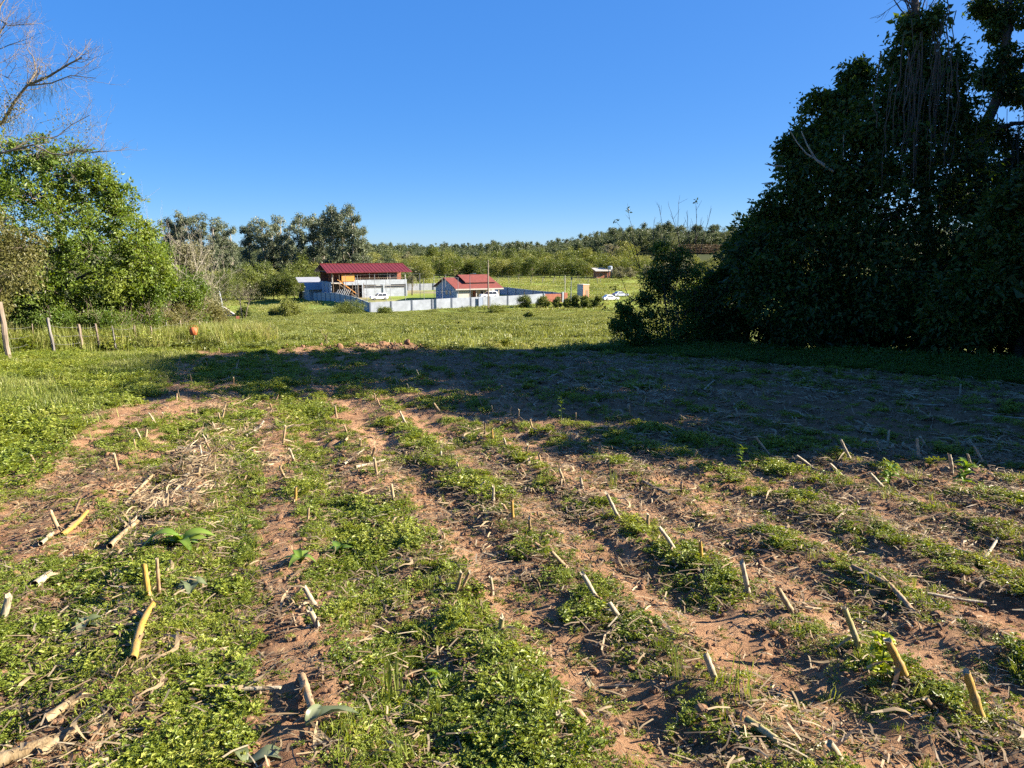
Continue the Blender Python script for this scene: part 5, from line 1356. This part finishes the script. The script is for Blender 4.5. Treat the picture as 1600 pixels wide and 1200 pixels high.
for px in np.arange(560, 1010, 15): belt(px + r.normal(0, 5), 410 + r.uniform(-8, 20), r.choice(['b', 'a', 'a', 'c']), r.uniform(1.15, 1.5), 'in the third line below the far ridge')
for px in np.arange(960, 1290, 17): belt(px + r.normal(0, 5), 372 + r.uniform(-8, 20), r.choice(['c', 'a', 'c', 'b']), r.uniform(.9, 1.3), 'below the reddish hillside vineyard')
for px in (965, 985, 1012): belt(px, 338 + r.uniform(-4, 4), 'c', .9, 'beside the tiny brick house')

# eucalyptus row
def euca_proto(seed, h):
    rr = np.random.default_rng(seed); lob = []
    for i in range(34):
        f = rr.uniform(.26, .98); w = h * .11 * (1.15 - .55 * abs(f - .62)); a = rr.uniform(0, 6.28); q = rr.uniform(.25, 1.0)
        s = h * rr.uniform(.035, .062); lob.append(((math.cos(a) * w * q, math.sin(a) * w * q, h * f), (s, s, s * 1.05)))
    return make_tree('eucalyptus', 'tall eucalyptus', 'tree', (0, 0, -300), seed, [(0,0,-.5), (.2,0,h * .3), (-.1,.2,h * .6), (.1,.1,h * .9)], lob, 11, 22, .46, M['euca'], M['bark_pale'], r_trunk=.32, spread=.36, twigs=False, droop=.9, shell=.3)
ep = [euca_proto(600 + i, 25.0) for i in range(4)]
eu = [(262, 300, 343, 'leftmost tall eucalyptus of the row, half behind the leafy tree'), (284, 300, 333, 'second eucalyptus from the left in the row'), (307, 305, 336, 'hazy eucalyptus between the second and the forked pair at left'), (331, 300, 342, 'eucalyptus at the right of the left-hand group'), (360, 305, 356, 'short eucalyptus in the dip of the row'),
      (386, 285, 348, 'eucalyptus just right of the dip in the row'), (408, 280, 343, 'rounded eucalyptus left of the row middle'), (438, 285, 339, 'slender eucalyptus with sky showing through its crown'), (466, 275, 336, 'dark eucalyptus left of the tallest pair'), (487, 278, 337, 'bushy eucalyptus beside the tallest pair'), (518, 268, 324, 'tallest eucalyptus, left one of the pair at the right end'), (549, 268, 323, 'tall eucalyptus, right one of the pair at the right end'), (566, 272, 356, 'low leaning eucalyptus at the right end of the row')]
eu += [(273, 312, 346, 'eucalyptus set back between the two leftmost ones'), (345, 310, 350, 'small eucalyptus filling the left side of the dip'), (424, 295, 352, 'eucalyptus set back left of the slender see-through one'), (452, 292, 350, 'eucalyptus set back right of the slender see-through one'), (503, 284, 335, 'eucalyptus filling the gap before the tallest pair'), (534, 276, 331, 'eucalyptus wedged between the tallest pair')]
for i, (px, Y, py, lab) in enumerate(eu):
    q = P(px, py, Y); z = h1(q[0], Y) - .3; s = (q[2] - z) / 24.8
    copy_thing(ep[i % 4], (q[0], Y, z), r.uniform(0, 6.28), (s * .95, s * .95, s), lab, 'eucalyptus row on the skyline')
for p_ in [p for k in kinds.values() for p in k] + ep:      # the patterns themselves are not part of the place
    for ch in list(p_.children): bpy.data.objects.remove(ch)
    bpy.data.objects.remove(p_)

# far woods on the ridges: one mass
def far_crown(seed, h, w):
    rr = np.random.default_rng(seed); mb = MB()
    mb.tube([(0, 0, -.5), (0, 0, h * .6)], [.25, .12], 5)
    for (c, R) in dome(seed, 0, 0, h * .2, h * .88, w / 2 * .8, w / 2 * .8, 8, w * .2):
        lc = np.array(c) + rr.normal(size=(110, 3)) * np.array(R) * .55
        mb.leaves(lc, .65, .42, rs=rr, tint=np.clip(rr.normal(.5, .2, 110) + rr.normal(0, .15), 0, 1))
    return mb
fps = [proto(far_crown(700 + i, h, w), 'far_tree', M['far']) for i, (h, w) in enumerate(((12, 9), (14, 8), (10, 9), (15, 6.5), (11, 10)))]
X_, Y_ = [], []
for (n, px0, px1, y0, y1) in ((900, 540, 1050, 425, 560), (900, 500, 1000, 560, 950), (700, 940, 1330, 470, 620), (500, 200, 620, 330, 620), (900, 150, 1300, 950, 1600), (500, 1200, 1750, 380, 620), (400, -100, 250, 320, 620)):
    Y = rng.uniform(y0, y1, n); px = rng.uniform(px0, px1, n); X_.append((px - 800) / FPX * Y * 1.0); Y_.append(Y)
X_, Y_ = np.concatenate(X_), np.concatenate(Y_)
scatter('far_woods', 'dark green woods covering the distant low ridge', 'woods', fps, np.c_[X_, Y_, H(X_, Y_) - .5], np.c_[np.zeros((len(X_), 2)), rng.uniform(0, 6.28, len(X_))],
        np.clip(np.exp(rng.normal(-.25, .22, len(X_))), .4, 1.05) * (.72 + .5 * fbm(X_ / 45, Y_ / 45, 97)), rng.integers(0, 5, len(X_)))
# reddish vineyard block on the right hillside
vm = leaf_mat('autumn_vine_leaf', [(.10,.075,.045), (.15,.11,.065), (.19,.16,.08)], .25, patch_scale=.1)
vp = [proto(weed_clump(720 + i, 16, .9, 1.2, 6, .45), 'vine_plant', vm) for i in range(2)]
X_, Y_ = [], []
for j in range(5):
    Y = 422 + j * 5.0; px = np.arange(1046, 1160, 1.4); X_.append((px - 800) / FPX * Y); Y_.append(np.full(len(px), Y) + rng.normal(0, .4, len(px)))
X_, Y_ = np.concatenate(X_), np.concatenate(Y_)
scatter('hillside_vineyard', 'reddish brown vine rows on the slope below the right ridge', 'vineyard', vp, np.c_[X_, Y_, H(X_, Y_)], upright(len(X_), .05), rng.uniform(.8, 1.2, len(X_)), rng.integers(0, 2, len(X_)))

# ------------------------------------------------------------------ corn stubble: every stalk that stands is a thing
def stalk_mat(name, lo, hi, tip):
    m, nt, b = nodes_of(name); N, L = nt.nodes, nt.links
    tc = N.new('ShaderNodeTexCoord'); mp = N.new('ShaderNodeMapping'); mp.inputs['Scale'].default_value = (1, 1, .12)
    L.new(tc.outputs['Object'], mp.inputs[0])
    nz = N.new('ShaderNodeTexNoise'); nz.inputs['Scale'].default_value = 130; nz.inputs['Detail'].default_value = 4; L.new(mp.outputs[0], nz.inputs['Vector'])
    n2 = N.new('ShaderNodeTexNoise'); n2.inputs['Scale'].default_value = 16; n2.inputs['Detail'].default_value = 4; L.new(tc.outputs['Object'], n2.inputs['Vector'])
    r1 = N.new('ShaderNodeValToRGB'); e = r1.color_ramp.elements; e[0].position = .3; e[0].color = (*lo, 1); e[1].position = .62; e[1].color = (*hi, 1); L.new(nz.outputs[0], r1.inputs[0])
    r2 = N.new('ShaderNodeValToRGB'); e = r2.color_ramp.elements; e[0].position = .45; e[0].color = (0, 0, 0, 1); e[1].position = .62; e[1].color = (.8, .8, .8, 1); L.new(n2.outputs[0], r2.inputs[0])
    mx = N.new('ShaderNodeMix'); mx.data_type = 'RGBA'; L.new(r2.outputs[0], mx.inputs[0]); L.new(r1.outputs[0], mx.inputs[6]); mx.inputs[7].default_value = (*tip, 1)
    L.new(mx.outputs[2], b.inputs['Base Color']); b.inputs['Roughness'].default_value = .65; b.inputs['Specular IOR Level'].default_value = .25
    bp = N.new('ShaderNodeBump'); bp.inputs['Strength'].default_value = .5; bp.inputs['Distance'].default_value = .004; L.new(nz.outputs[0], bp.inputs['Height']); L.new(bp.outputs[0], b.inputs['Normal'])
    return m
SM = {'tan': stalk_mat('tan_stalk', (.13,.085,.042), (.29,.205,.105), (.35,.275,.165)), 'yellow': stalk_mat('yellow_stalk', (.22,.125,.025), (.38,.235,.045), (.27,.17,.07)),
      'pale': stalk_mat('pale_stalk', (.17,.135,.085), (.32,.265,.175), (.38,.33,.24)), 'brown': stalk_mat('brown_stalk', (.10,.062,.035), (.25,.16,.085), (.34,.25,.15)),
      'green': stalk_mat('greenish_stalk', (.15,.125,.045), (.29,.25,.095), (.33,.28,.16)), 'dark': stalk_mat('dark_stalk', (.045,.032,.022), (.12,.085,.055), (.2,.15,.1))}
M['pith'] = mat('pale_pith', (.36, .30, .20), .9, .5, 90)
M['root'] = mat('brace_root', (.17, .11, .07), .9, .4, 40)

def stalk_mesh(root, a, b, rad, col, seed, roots=True, sheath=True):
    """stem from a to b in the thing's frame, with joints, a cut end, brace roots and torn sheath"""
    r = np.random.default_rng(seed); a = np.asarray(a, float); b = np.asarray(b, float); ln = np.linalg.norm(b - a); ax = (b - a) / ln
    k = max(9, int(ln / .014)); t = np.linspace(-.04 / ln, 1, k); node = ln * r.uniform(.28, .45) if ln > .10 else ln * .5
    side = np.cross(ax, [0, 1, .1]); side /= np.linalg.norm(side)
    pts = a + (b - a) * t[:, None] + side * (np.sin(np.clip(t, 0, 1) * np.pi) * ln * r.normal(0, .014))[:, None]
    rr = rad * (1.12 - .22 * np.clip(t, 0, 1))
    for nd in np.arange(node * .55, ln, node): rr = rr * (1 + .16 * np.exp(-((t * ln - nd) / .007) ** 2) - .07 * np.exp(-((t * ln - nd - .02) / .02) ** 2))
    n = 10; mb = MB(); mb.tube(pts, rr, n, cap=False)
    V = mb.V[0]; V += r.normal(0, rad * .025, V.shape)
    V[-n:] += ax * r.normal(0, rad * .35, (n, 1)); rad_in = rad
    th = np.arange(n) * 2 * np.pi / n; V[-n:] += ax * (np.cos(th + r.uniform(0, 6)) * rad * r.uniform(.3, 1.0))[:, None]
    stem = mb.build('stem', SM[col], root, smooth=True)
    cb = MB(); top = V[-n:]; cb.add(np.vstack([top, top.mean(0) - ax * rad * .55]), [[i, (i + 1) % n, n] for i in range(n)]); cb.build('cut_end', M['pith'], stem)
    if roots:
        rb = MB()
        for i in range(13):
            an = r.uniform(0, 6.28); o_ = np.array([math.cos(an), math.sin(an), 0]); h_ = r.uniform(.012, .04)
            rb.tube([a + ax * h_ + o_ * rad * .8, a + o_ * rad * 1.7 + np.array([0, 0, h_ * .45]), a + o_ * rad * r.uniform(2.2, 3.2) + np.array([0, 0, -.03])], [rad * .16, rad * .13, rad * .1], 5)
        rb.build('brace_roots', M['root'], root)
    if sheath:
        sb = MB()
        for i in range(r.integers(2, 6)):
            an = r.uniform(0, 6.28); o_ = np.cross(ax, [math.cos(an), math.sin(an), .2]); o_ /= np.linalg.norm(o_)
            p0 = a + ax * ln * r.uniform(.1, .5); L_ = r.uniform(.05, .17); q = np.linspace(0, 1, 6)[:, None]
            ribbon(sb, p0 + o_ * (rad * 1.05 + q * q * L_ * .6) + ax * L_ * q * r.uniform(-.3, .8) - np.array([0, 0, 1]) * q ** 2 * L_ * .5, rad * np.linspace(1.4, .5, 6), np.cross(ax, o_)[None, :] * .3 + o_[None, :] + np.zeros((6, 3)), r.uniform(0, 1))
        sb.build('torn_sheath', M['straw'], root)

HERO = [
 (1537,1137,1510,1050,'yellow',.0185,'thick yellow brown corn stalk nearest the lower right corner'),
 (1418,1083,1386,999,'yellow',.020,'thickest yellow corn stalk with splayed roots at lower right'),
 (1347,1030,1319,950,'green',.0165,'greenish tan corn stalk left of the thickest yellow stalk'),
 (1240,965,1215,918,'tan',.0165,'brownish corn stalk leaning left, next up the row from the greenish one'),
 (1171,933,1159,878,'pale',.0165,'whitish corn stalk with a bulging base in the right foreground row'),
 (1095,888,1094,847,'yellow',.015,'upright honey coloured stalk heading the right foreground row'),
 (1121,1082,1102,1021,'pale',.0165,'pale grey corn stalk standing among weeds left of the right foreground row'),
 (1312,1206,1296,1161,'pale',.0165,'pale cut stalk poking up at the bottom edge of the picture'),
 (1461,1117,1446,1092,'brown',.014,'short broken brown stub between the two yellow stalks'),
 (889,895,862,862,'tan',.014,'tan stalk leaning left, lower one of the close pair near the middle'),
 (862,873,837,849,'brown',.014,'brown stalk leaning left, upper one of the close pair near the middle'),
 (933,945,910,896,'pale',.0155,'long pale stalk leaning left below the close pair'),
 (970,969,952,942,'pale',.016,'shorter pale stalk just below the long leaning one'),
 (1026,992,1014,970,'tan',.0165,'stubby stalk end sunk in weeds at the lower end of the middle row'),
 (1058,873,1030,824,'pale',.0145,'slender pale stalk leaning left above the honey coloured one'),
 (1013,832,1013,803,'tan',.0145,'upright tan stub with litter at its foot, above the slender pale stalk'),
 (969,819,948,771,'pale',.0155,'pale stalk leaning left beside the bare soil right of the middle'),
 (910,771,907,746,'pale',.0155,'short upright pale stub right of the picture middle'),
 (883,766,874,733,'tan',.0145,'tan stub leaning left beside the short upright pale one'),
 (846,733,842,711,'tan',.015,'tan stub above the bare soil patch in the middle'),
 (792,706,787,684,'pale',.0145,'pale stub right of the orange brown one in the middle'),
 (770,694,769,670,'yellow',.0135,'orange brown stub beside the thin dark one in the middle'),
 (758,692,757,660,'dark',.011,'thin dark stub on the left of three in the middle'),
 (771,795,771,760,'pale',.0135,'straight pale stub below the bare soil patch in the middle'),
 (749,776,736,761,'pale',.0125,'stub tilted left beside the straight pale one'),
 (744,775,757,753,'pale',.012,'stub tilted right that crosses the left tilted one'),
 (802,826,800,783,'yellow',.014,'tall honey coloured stub in the middle row, lower left of the slender pale stalk'),
 (795,816,785,787,'brown',.012,'brown stub leaning on the tall honey coloured one'),
 (829,842,827,809,'tan',.013,'tan stub just right of the leaning honey and brown pair'),
 (780,999,785,965,'green',.0165,'short thick greenish stub in bare soil near the bottom middle'),
 (754,1023,749,999,'tan',.015,'short tan stub left of the thick greenish one'),
 (712,937,721,894,'tan',.0125,'tan stalk tilted right in the dry tangle left of the bottom middle'),
 (719,932,734,893,'brown',.011,'brown stalk behind the tan one in the dry tangle'),
 (769,928,766,901,'pale',.012,'short straight stub at the right of the dry tangle'),
 (874,1146,873,1114,'pale',.015,'split pale stub low at the bottom middle'),
 (921,1137,900,1107,'brown',.016,'brown stub leaning left beside the split pale one'),
 (653,844,657,825,'green',.0135,'short greenish stub in the weeds left of the middle'),
 (234,947,225,881,'yellow',.0175,'bright yellow corn stalk at lower left'),
 (250,940,245,872,'brown',.011,'thin brown broken stalk behind the bright yellow one'),
 (256,910,262,888,'tan',.014,'short frayed stub right of the bright yellow stalk'),
 (2,975,14,932,'pale',.022,'thick pale stalk cut off by the left picture edge'),
 (494,955,476,918,'pale',.0165,'upper one of two grey stubs beside the bare soil strip'),
 (498,989,484,953,'pale',.0175,'lower one of two grey stubs beside the bare soil strip'),
 (442,695,446,665,'tan',.0145,'upright tan stub at the right of the dry leaf heap'),
 (446,750,437,729,'tan',.0145,'short tan stub below the dry leaf heap'),
 (461,787,462,761,'yellow',.0145,'yellowish stub in the weeds above the bare soil strip'),
 (680,704,683,689,'tan',.014,'small stub left of the three stubs in the middle'),
 (690,726,689,706,'pale',.014,'small pale stub below the one left of the three'),
 (690,650,678,630,'tan',.017,'stub leaning left at the shadow edge above the middle'),
 (656,628,652,617,'pale',.018,'pale stub just inside the shadow edge above the middle'),
 (1487,744,1483,709,'pale',.019,'pale stub catching the sun at the shadow edge far right'),
 (1436,721,1433,685,'pale',.019,'upright pale stub in the shade left of the sunlit far right one'),
 (1450,702,1438,682,'pale',.016,'stub leaning left behind the upright pale one in the shade'),
 (1386,699,1389,673,'pale',.016,'lone upright stub in the shade above the leaning row'),
 (1207,712,1180,682,'pale',.016,'first stub of the left leaning row at the right shadow edge'),
 (1276,731,1245,712,'pale',.016,'second stub of the left leaning row at the right shadow edge'),
 (1321,746,1296,724,'pale',.016,'third stub of the left leaning row at the right shadow edge'),
 (1392,770,1359,739,'pale',.017,'last stub of the left leaning row, reaching into the sun'),
 (1539,724,1522,697,'pale',.016,'stub leaning left in the shade near the right edge'),
 (1154,655,1150,638,'pale',.017,'small stub standing alone in the shaded field'),
 (1308,589,1308,577,'pale',.017,'tiny stub at the far edge of the shade below the vine tree'),
 (1500,623,1501,601,'pale',.019,'upright stub deep in the shade below the forked tree'),
]
used_px = []
for i, (bx, by, tx, ty, col, rad, lab) in enumerate(HERO):
    g = on_ground(bx, by); top = P(tx, ty, g[1] + rng.normal(0, .02)); a = np.array([0, 0, -.012])
    t_ = thing('corn_stalk', lab, 'corn stalk', g, 0, 'standing corn stubble'); stalk_mesh(t_, a, top - g, rad * .85, col, 800 + i, g[1] < 8, g[1] < 12)
    used_px.append(g[:2])
used_px = np.array(used_px)

# the remaining stubble along the rows: copies of a few kinds, too small to tell apart
kinds_s = []
for i, (ln, lean, col, rad) in enumerate(((.13, .05, 'tan', .015), (.10, -.04, 'brown', .014), (.16, -.09, 'pale', .014), (.07, .02, 'tan', .015), (.12, .06, 'brown', .013), (.15, -.02, 'tan', .014))):
    t_ = thing('corn_stalk', 'stub', 'corn stalk', (0, 0, -50), 0); stalk_mesh(t_, (0, 0, -.02), (lean, lean * .3, ln), rad * .8, col, 900 + i, False, i % 2 == 0); kinds_s.append(t_)
r = np.random.default_rng(96)
placed = 0
for k in range(-3, 17):
    u = ROW0 + ROWS * k; v = 4.5 + r.uniform(0, .5)
    while v < 31:
        v += r.uniform(.28, .75) * (1.0 if v < 14 else 1.35)
        uu = u + r.normal(0, .045); x, y = xy(uu, v)
        if not (4.2 < y < 25.5) or abs(x) > .68 * y or field_mask(np.array([x]), np.array([y]))[0] < .6: continue
        if np.min(np.hypot(*(used_px - [x, y]).T)) < (.30 if y < 9 else .5): continue
        if r.random() < (.45 if y < 8 else .55): continue
        if placed >= 225: continue
        shade = (x > -6 and y > 13.2) or (x > .8 and y > 8.4) or (x > -.4 and y > 11)
        far = y > 13
        zn = 'left of the bare soil strip' if uu < .5 else 'in the middle rows' if uu < 3 else 'in the right hand rows'
        lab = ('small grey stub in the shaded band, ' + zn if shade else 'small dry stub farther off in the sun, ' + zn if y > 8 else 'small dry stub between the foreground stalks, ' + zn)
        c = copy_thing(kinds_s[r.integers(6)], (x, y, h1(x, y)), r.uniform(0, 6.28) if r.random() < .4 else r.normal(0, .6), r.uniform(.7, 1.25), lab, 'small stubs, ' + ('shaded band' if shade else 'sunlit far rows' if y > 8 else 'foreground rows') + ' ' + zn)
        placed += 1
for t_ in kinds_s:
    for ch in list(t_.children):
        for g_ in list(ch.children): bpy.data.objects.remove(g_)
        bpy.data.objects.remove(ch)
    bpy.data.objects.remove(t_)

# fallen stalks
FALL = [
 (212,1055,240,962,'yellow',.0165,'yellow and grey fallen stalk below the bright yellow one'),
 (1380,925,1425,965,'brown',.016,'long grey brown stalk lying in soil at right, above the yellow ones'),
 (1338,910,1382,928,'brown',.014,'dark upper end of the long stalk lying at right'),
 (1460,936,1540,941,'pale',.008,'thin pale straw lying level near the right edge'),
 (1460,856,1515,880,'pale',.008,'thin pale straw lying slantwise above the level one'),
 (1538,876,1558,852,'pale',.010,'short pale straw tilted right at the right edge'),
 (560,733,601,722,'pale',.014,'pale stalk lying on the ground left of the middle'),
 (540,726,569,709,'pale',.012,'slim pale stalk lying slantwise beside the first one'),
 (540,697,548,684,'tan',.014,'short stalk end lying among weeds left of the middle'),
 (1340,702,1367,670,'pale',.017,'stalk propped to the right in the shaded field'),
 (1226,676,1248,663,'pale',.014,'short pale stalk lying in the shade, nearest the leaning row'),
 (1225,614,1239,604,'pale',.014,'short stalk lying slantwise far back in the shade'),
 (1100,613,1116,601,'pale',.014,'short pale stalk lying far back in the left of the shade'),
 (1257,609,1320,619,'pale',.016,'long pale stalk lying across the shaded field'),
 (1430,634,1475,638,'pale',.013,'long thin stalk lying level deep in the shade'),
 (1540,651,1600,658,'pale',.013,'long stalk lying at the right edge in the shade'),
 (852,597,872,588,'pale',.014,'short stalk lying in the shade left of the dark shrub'),
 (870,606,884,598,'pale',.013,'little stalk lying right behind the short one in the shade'),
 (100,845,136,806,'yellow',.017,'thick straw yellow stalk lying slantwise at left'),
 (68,868,88,838,'pale',.012,'pale split stalk at the lower end of the yellow slanting one'),
 (175,860,215,815,'tan',.017,'tan stalk lying slantwise left of the broad leaved plant'),
 (198,785,240,752,'tan',.014,'tan stalk lying slantwise below the dry leaf heap'),
 (60,922,82,903,'pale',.020,'thick pale stalk butt lying at the left'),
 (95,912,125,895,'tan',.016,'tan leaf wrapped stalk next to the thick pale butt'),
 (0,1195,78,1175,'tan',.022,'wide tan stalk lying at the bottom left corner'),
 (80,1177,125,1160,'tan',.020,'split tan stalk continuing from the bottom left corner one'),
 (90,1130,135,1110,'tan',.016,'tan stalk half under weeds above the bottom left corner'),
 (345,1060,372,1082,'tan',.013,'stalk bit lying in the thick weeds at lower left'),
 (475,1090,490,1135,'brown',.016,'weathered grey stalk lying beside the bare strip, bottom left of middle'),
 (400,1098,440,1096,'pale',.008,'thin pale straw across the bare soil strip'),
 (280,703,330,722,'pale',.014,'pale stalk lying in the dry leaf heap'),
 (290,755,325,728,'pale',.018,'thick pale stalk at the lower side of the dry leaf heap'),
 (385,682,412,664,'pale',.016,'pale stalk at the upper right of the dry leaf heap'),
 (345,690,375,700,'pale',.012,'stalk lying crosswise in the dry leaf heap'),
 (1178,1165,1215,1190,'green',.013,'greenish stalk bit lying at the bottom right of middle'),
 (1180,842,1220,858,'brown',.009,'dark straw lying right of the middle rows'),
 (950,1072,990,1078,'dark',.007,'dark thin twig on bare soil at the bottom'),
 (1005,760,1045,785,'dark',.012,'dark rotten stalk lying right of the short upright pale stub'),
]
for i, (ax_, ay_, bx, by, col, rad, lab) in enumerate(FALL):
    a = on_ground(ax_, ay_); b = on_ground(bx, by); a = a + [0, 0, rad * .9 + .012]; b = b + [0, 0, rad * .9 + .02]
    t_ = thing('fallen_corn_stalk', lab, 'corn stalk', a - [0, 0, rad], 0, 'fallen corn stalks')
    stalk_mesh(t_, np.array([0, 0, rad]), b - a + [0, 0, rad], rad, col, 950 + i, False, True)

# ------------------------------------------------------------------ single plants
def blade(L, W, arch, fold, r, n=9, wavy=.06):
    """a broad leaf with midrib, growing along +x"""
    mb = MB(); t = np.linspace(0, 1, n); w = W * np.sin(np.pi * np.clip(t * .94 + .04, 0, 1)) ** .75 * (1.15 - .5 * t)
    x = L * t * (1 - .25 * arch * t); z = L * (arch * (t * .9 - 1.25 * t * t)); rows = []
    for s in (-1, -.5, 0, .5, 1):
        rows.append(np.c_[x, s * w / 2, z + abs(s) * w * fold + np.sin(t * 11 + s * 2 + r.uniform(0, 6)) * W * wavy * abs(s)])
    V = np.stack(rows, 1).reshape(-1, 3); idx_ = np.arange(n * 5).reshape(n, 5)
    mb.add(V, np.stack([idx_[:-1, :-1], idx_[1:, :-1], idx_[1:, 1:], idx_[:-1, 1:]], -1).reshape(-1, 4), 0, np.tile([.35, .5, .85, .5, .35], n))
    return mb
M['broad'] = leaf_mat('broad_leaf', [(.07,.125,.02), (.13,.21,.03), (.22,.28,.06)], .35, rough=.35, patch=.2)
M['broad_grey'] = leaf_mat('grey_broad_leaf', [(.07,.09,.04), (.13,.155,.075), (.2,.215,.13)], .25, rough=.4, patch=.3, patch_scale=6)
M['broad_lime'] = leaf_mat('lime_leaf', [(.20,.26,.02), (.30,.36,.03), (.42,.44,.06)], .4, rough=.35, patch=.2)
def broad_plant(label, px, py, leaves, m_, seed, name='broadleaf_weed', stem=0.0):
    g = on_ground(px, py); r = np.random.default_rng(seed); t_ = thing(name, label, 'plant', g)
    if stem:
        mb = MB(); mb.tube([(0, 0, -.01), (.01, 0, stem * .5), (.0, .01, stem)], [.005, .004, .003], 5); mb.build('stem', M['under'], t_)
    for (az, el, L, W, arch, h0) in leaves:
        o = blade(L, W, arch, r.uniform(.1, .3), r).build('leaf', m_, t_, smooth=True)
        o.rotation_euler = (r.normal(0, .25), -el, az); o.location = (0, 0, h0)
    return t_
rp_ = np.random.default_rng(97)
def rosette(n, L, W, up=(.3, .9), h0=0.01): return [(2 * math.pi * i / n + rp_.normal(0, .35), rp_.uniform(*up), L * rp_.uniform(.6, 1.1), W * rp_.uniform(.8, 1.1), rp_.uniform(.5, 1.1), h0) for i in range(n)]
broad_plant('large broad leaved green weed with a drooping leaf, left of the bare strip', 285, 862, rosette(7, .24, .075, (.2, 1.1)) + [(3.5, .25, .30, .10, .9, .05), (.35, .4, .24, .09, .7, .03)], M['broad'], 971)
broad_plant('broad leaved weed with upright leaf right of the bare soil strip', 530, 868, rosette(5, .17, .06, (.4, 1.2)), M['broad'], 972)
broad_plant('broad leaved weed casting a shadow over the bare soil strip', 470, 890, rosette(6, .18, .065, (.1, .8)), M['broad'], 973)
broad_plant('large ribbed grey green leaf lying at the bottom left of middle', 480, 1158, [(.35, .2, .21, .085, .4, .02), (1.2, .4, .12, .05, .6, .02)], M['broad_grey'], 974)
broad_plant('ribbed grey green leaf cut by the bottom edge, left of middle', 385, 1195, [(.15, .12, .18, .09, .35, .02), (2.6, .3, .11, .06, .6, .02)], M['broad_grey'], 975)
broad_plant('lime green heart leaved plant beside the greenish stalk', 1372, 1075, [(rp_.uniform(0, 6.28), rp_.uniform(-.2, .6), .06, .055, .5, rp_.uniform(.02, .19)) for _ in range(24)], M['broad_lime'], 976, 'lime_weed', .2)
broad_plant('dark leafy weed clump near the bottom middle', 690, 1060, rosette(8, .11, .05, (.1, .9)), M['broad'], 977)
broad_plant('small dark leafy weed in the thick weeds at lower left', 300, 930, rosette(5, .12, .08, (.0, .3), .05), M['broad_grey'], 978)
broad_plant('small grey green weed left of the bright yellow stalk', 135, 985, rosette(5, .12, .055, (.0, .5), .03), M['broad_grey'], 979)
broad_plant('upright leafy weed at the right shadow edge', 1388, 762, [(rp_.uniform(0, 6.28), rp_.uniform(.1, .7), .10, .05, .5, rp_.uniform(.02, .2)) for _ in range(16)], M['broad'], 980, 'upright_weed', .22)
broad_plant('bright leafy weed clump at the shadow edge near the right border', 1505, 762, [(rp_.uniform(0, 6.28), rp_.uniform(.1, .7), .11, .05, .5, rp_.uniform(.02, .22)) for _ in range(30)], M['broad'], 981, 'upright_weed', .24)
broad_plant('thin upright weed standing in the shaded field at right', 1158, 742, [(rp_.uniform(0, 6.28), rp_.uniform(.2, .8), .07, .03, .4, rp_.uniform(.04, .26)) for _ in range(14)], M['broad'], 982, 'upright_weed', .28)
broad_plant('thin upright weed at the shadow edge right of the middle', 876, 658, [(rp_.uniform(0, 6.28), rp_.uniform(.2, .8), .08, .035, .4, rp_.uniform(.04, .34)) for _ in range(14)], M['broad'], 983, 'upright_weed', .36)
broad_plant('thin upright weed at the shadow edge left of the middle', 564, 622, [(rp_.uniform(0, 6.28), rp_.uniform(.2, .8), .08, .035, .4, rp_.uniform(.04, .4)) for _ in range(14)], M['broad'], 984, 'upright_weed', .42)
def grass_clump(label, px, py, h, n, seed):
    g = on_ground(px, py); t_ = thing('tall_grass_clump', label, 'grass', g); tuft(seed, n, .03, h, .006, bend=.7).build('blades', M['grass'], t_)
grass_clump('tall thin grass clump beside the pale grey stalk', 1165, 1118, .28, 18, 985)
grass_clump('grass clump standing by the bare soil right of the middle', 955, 762, .26, 30, 986)
grass_clump('grass clump in the bright weeds at the bottom left of middle', 612, 1090, .26, 26, 987)
# pale curled dry weed at the far field edge
g = on_ground(510, 546); r = np.random.default_rng(98); t_ = thing('dry_weed', 'pale curled dry weed standing at the far edge of the field', 'plant', g); mb = MB()
for k in range(4):
    q = np.linspace(0, 1, 14); sx = r.normal(0, .12); hh = r.uniform(.5, .85)
    mb.tube(np.c_[sx * q + .06 * np.sin(q * 7 + k), .03 * np.sin(q * 5), q * hh - .25 * np.maximum(0, q - .75) * 4 * hh * .5], np.linspace(.012, .006, 14), 4)
mb.build('stem', M['straw'], t_)
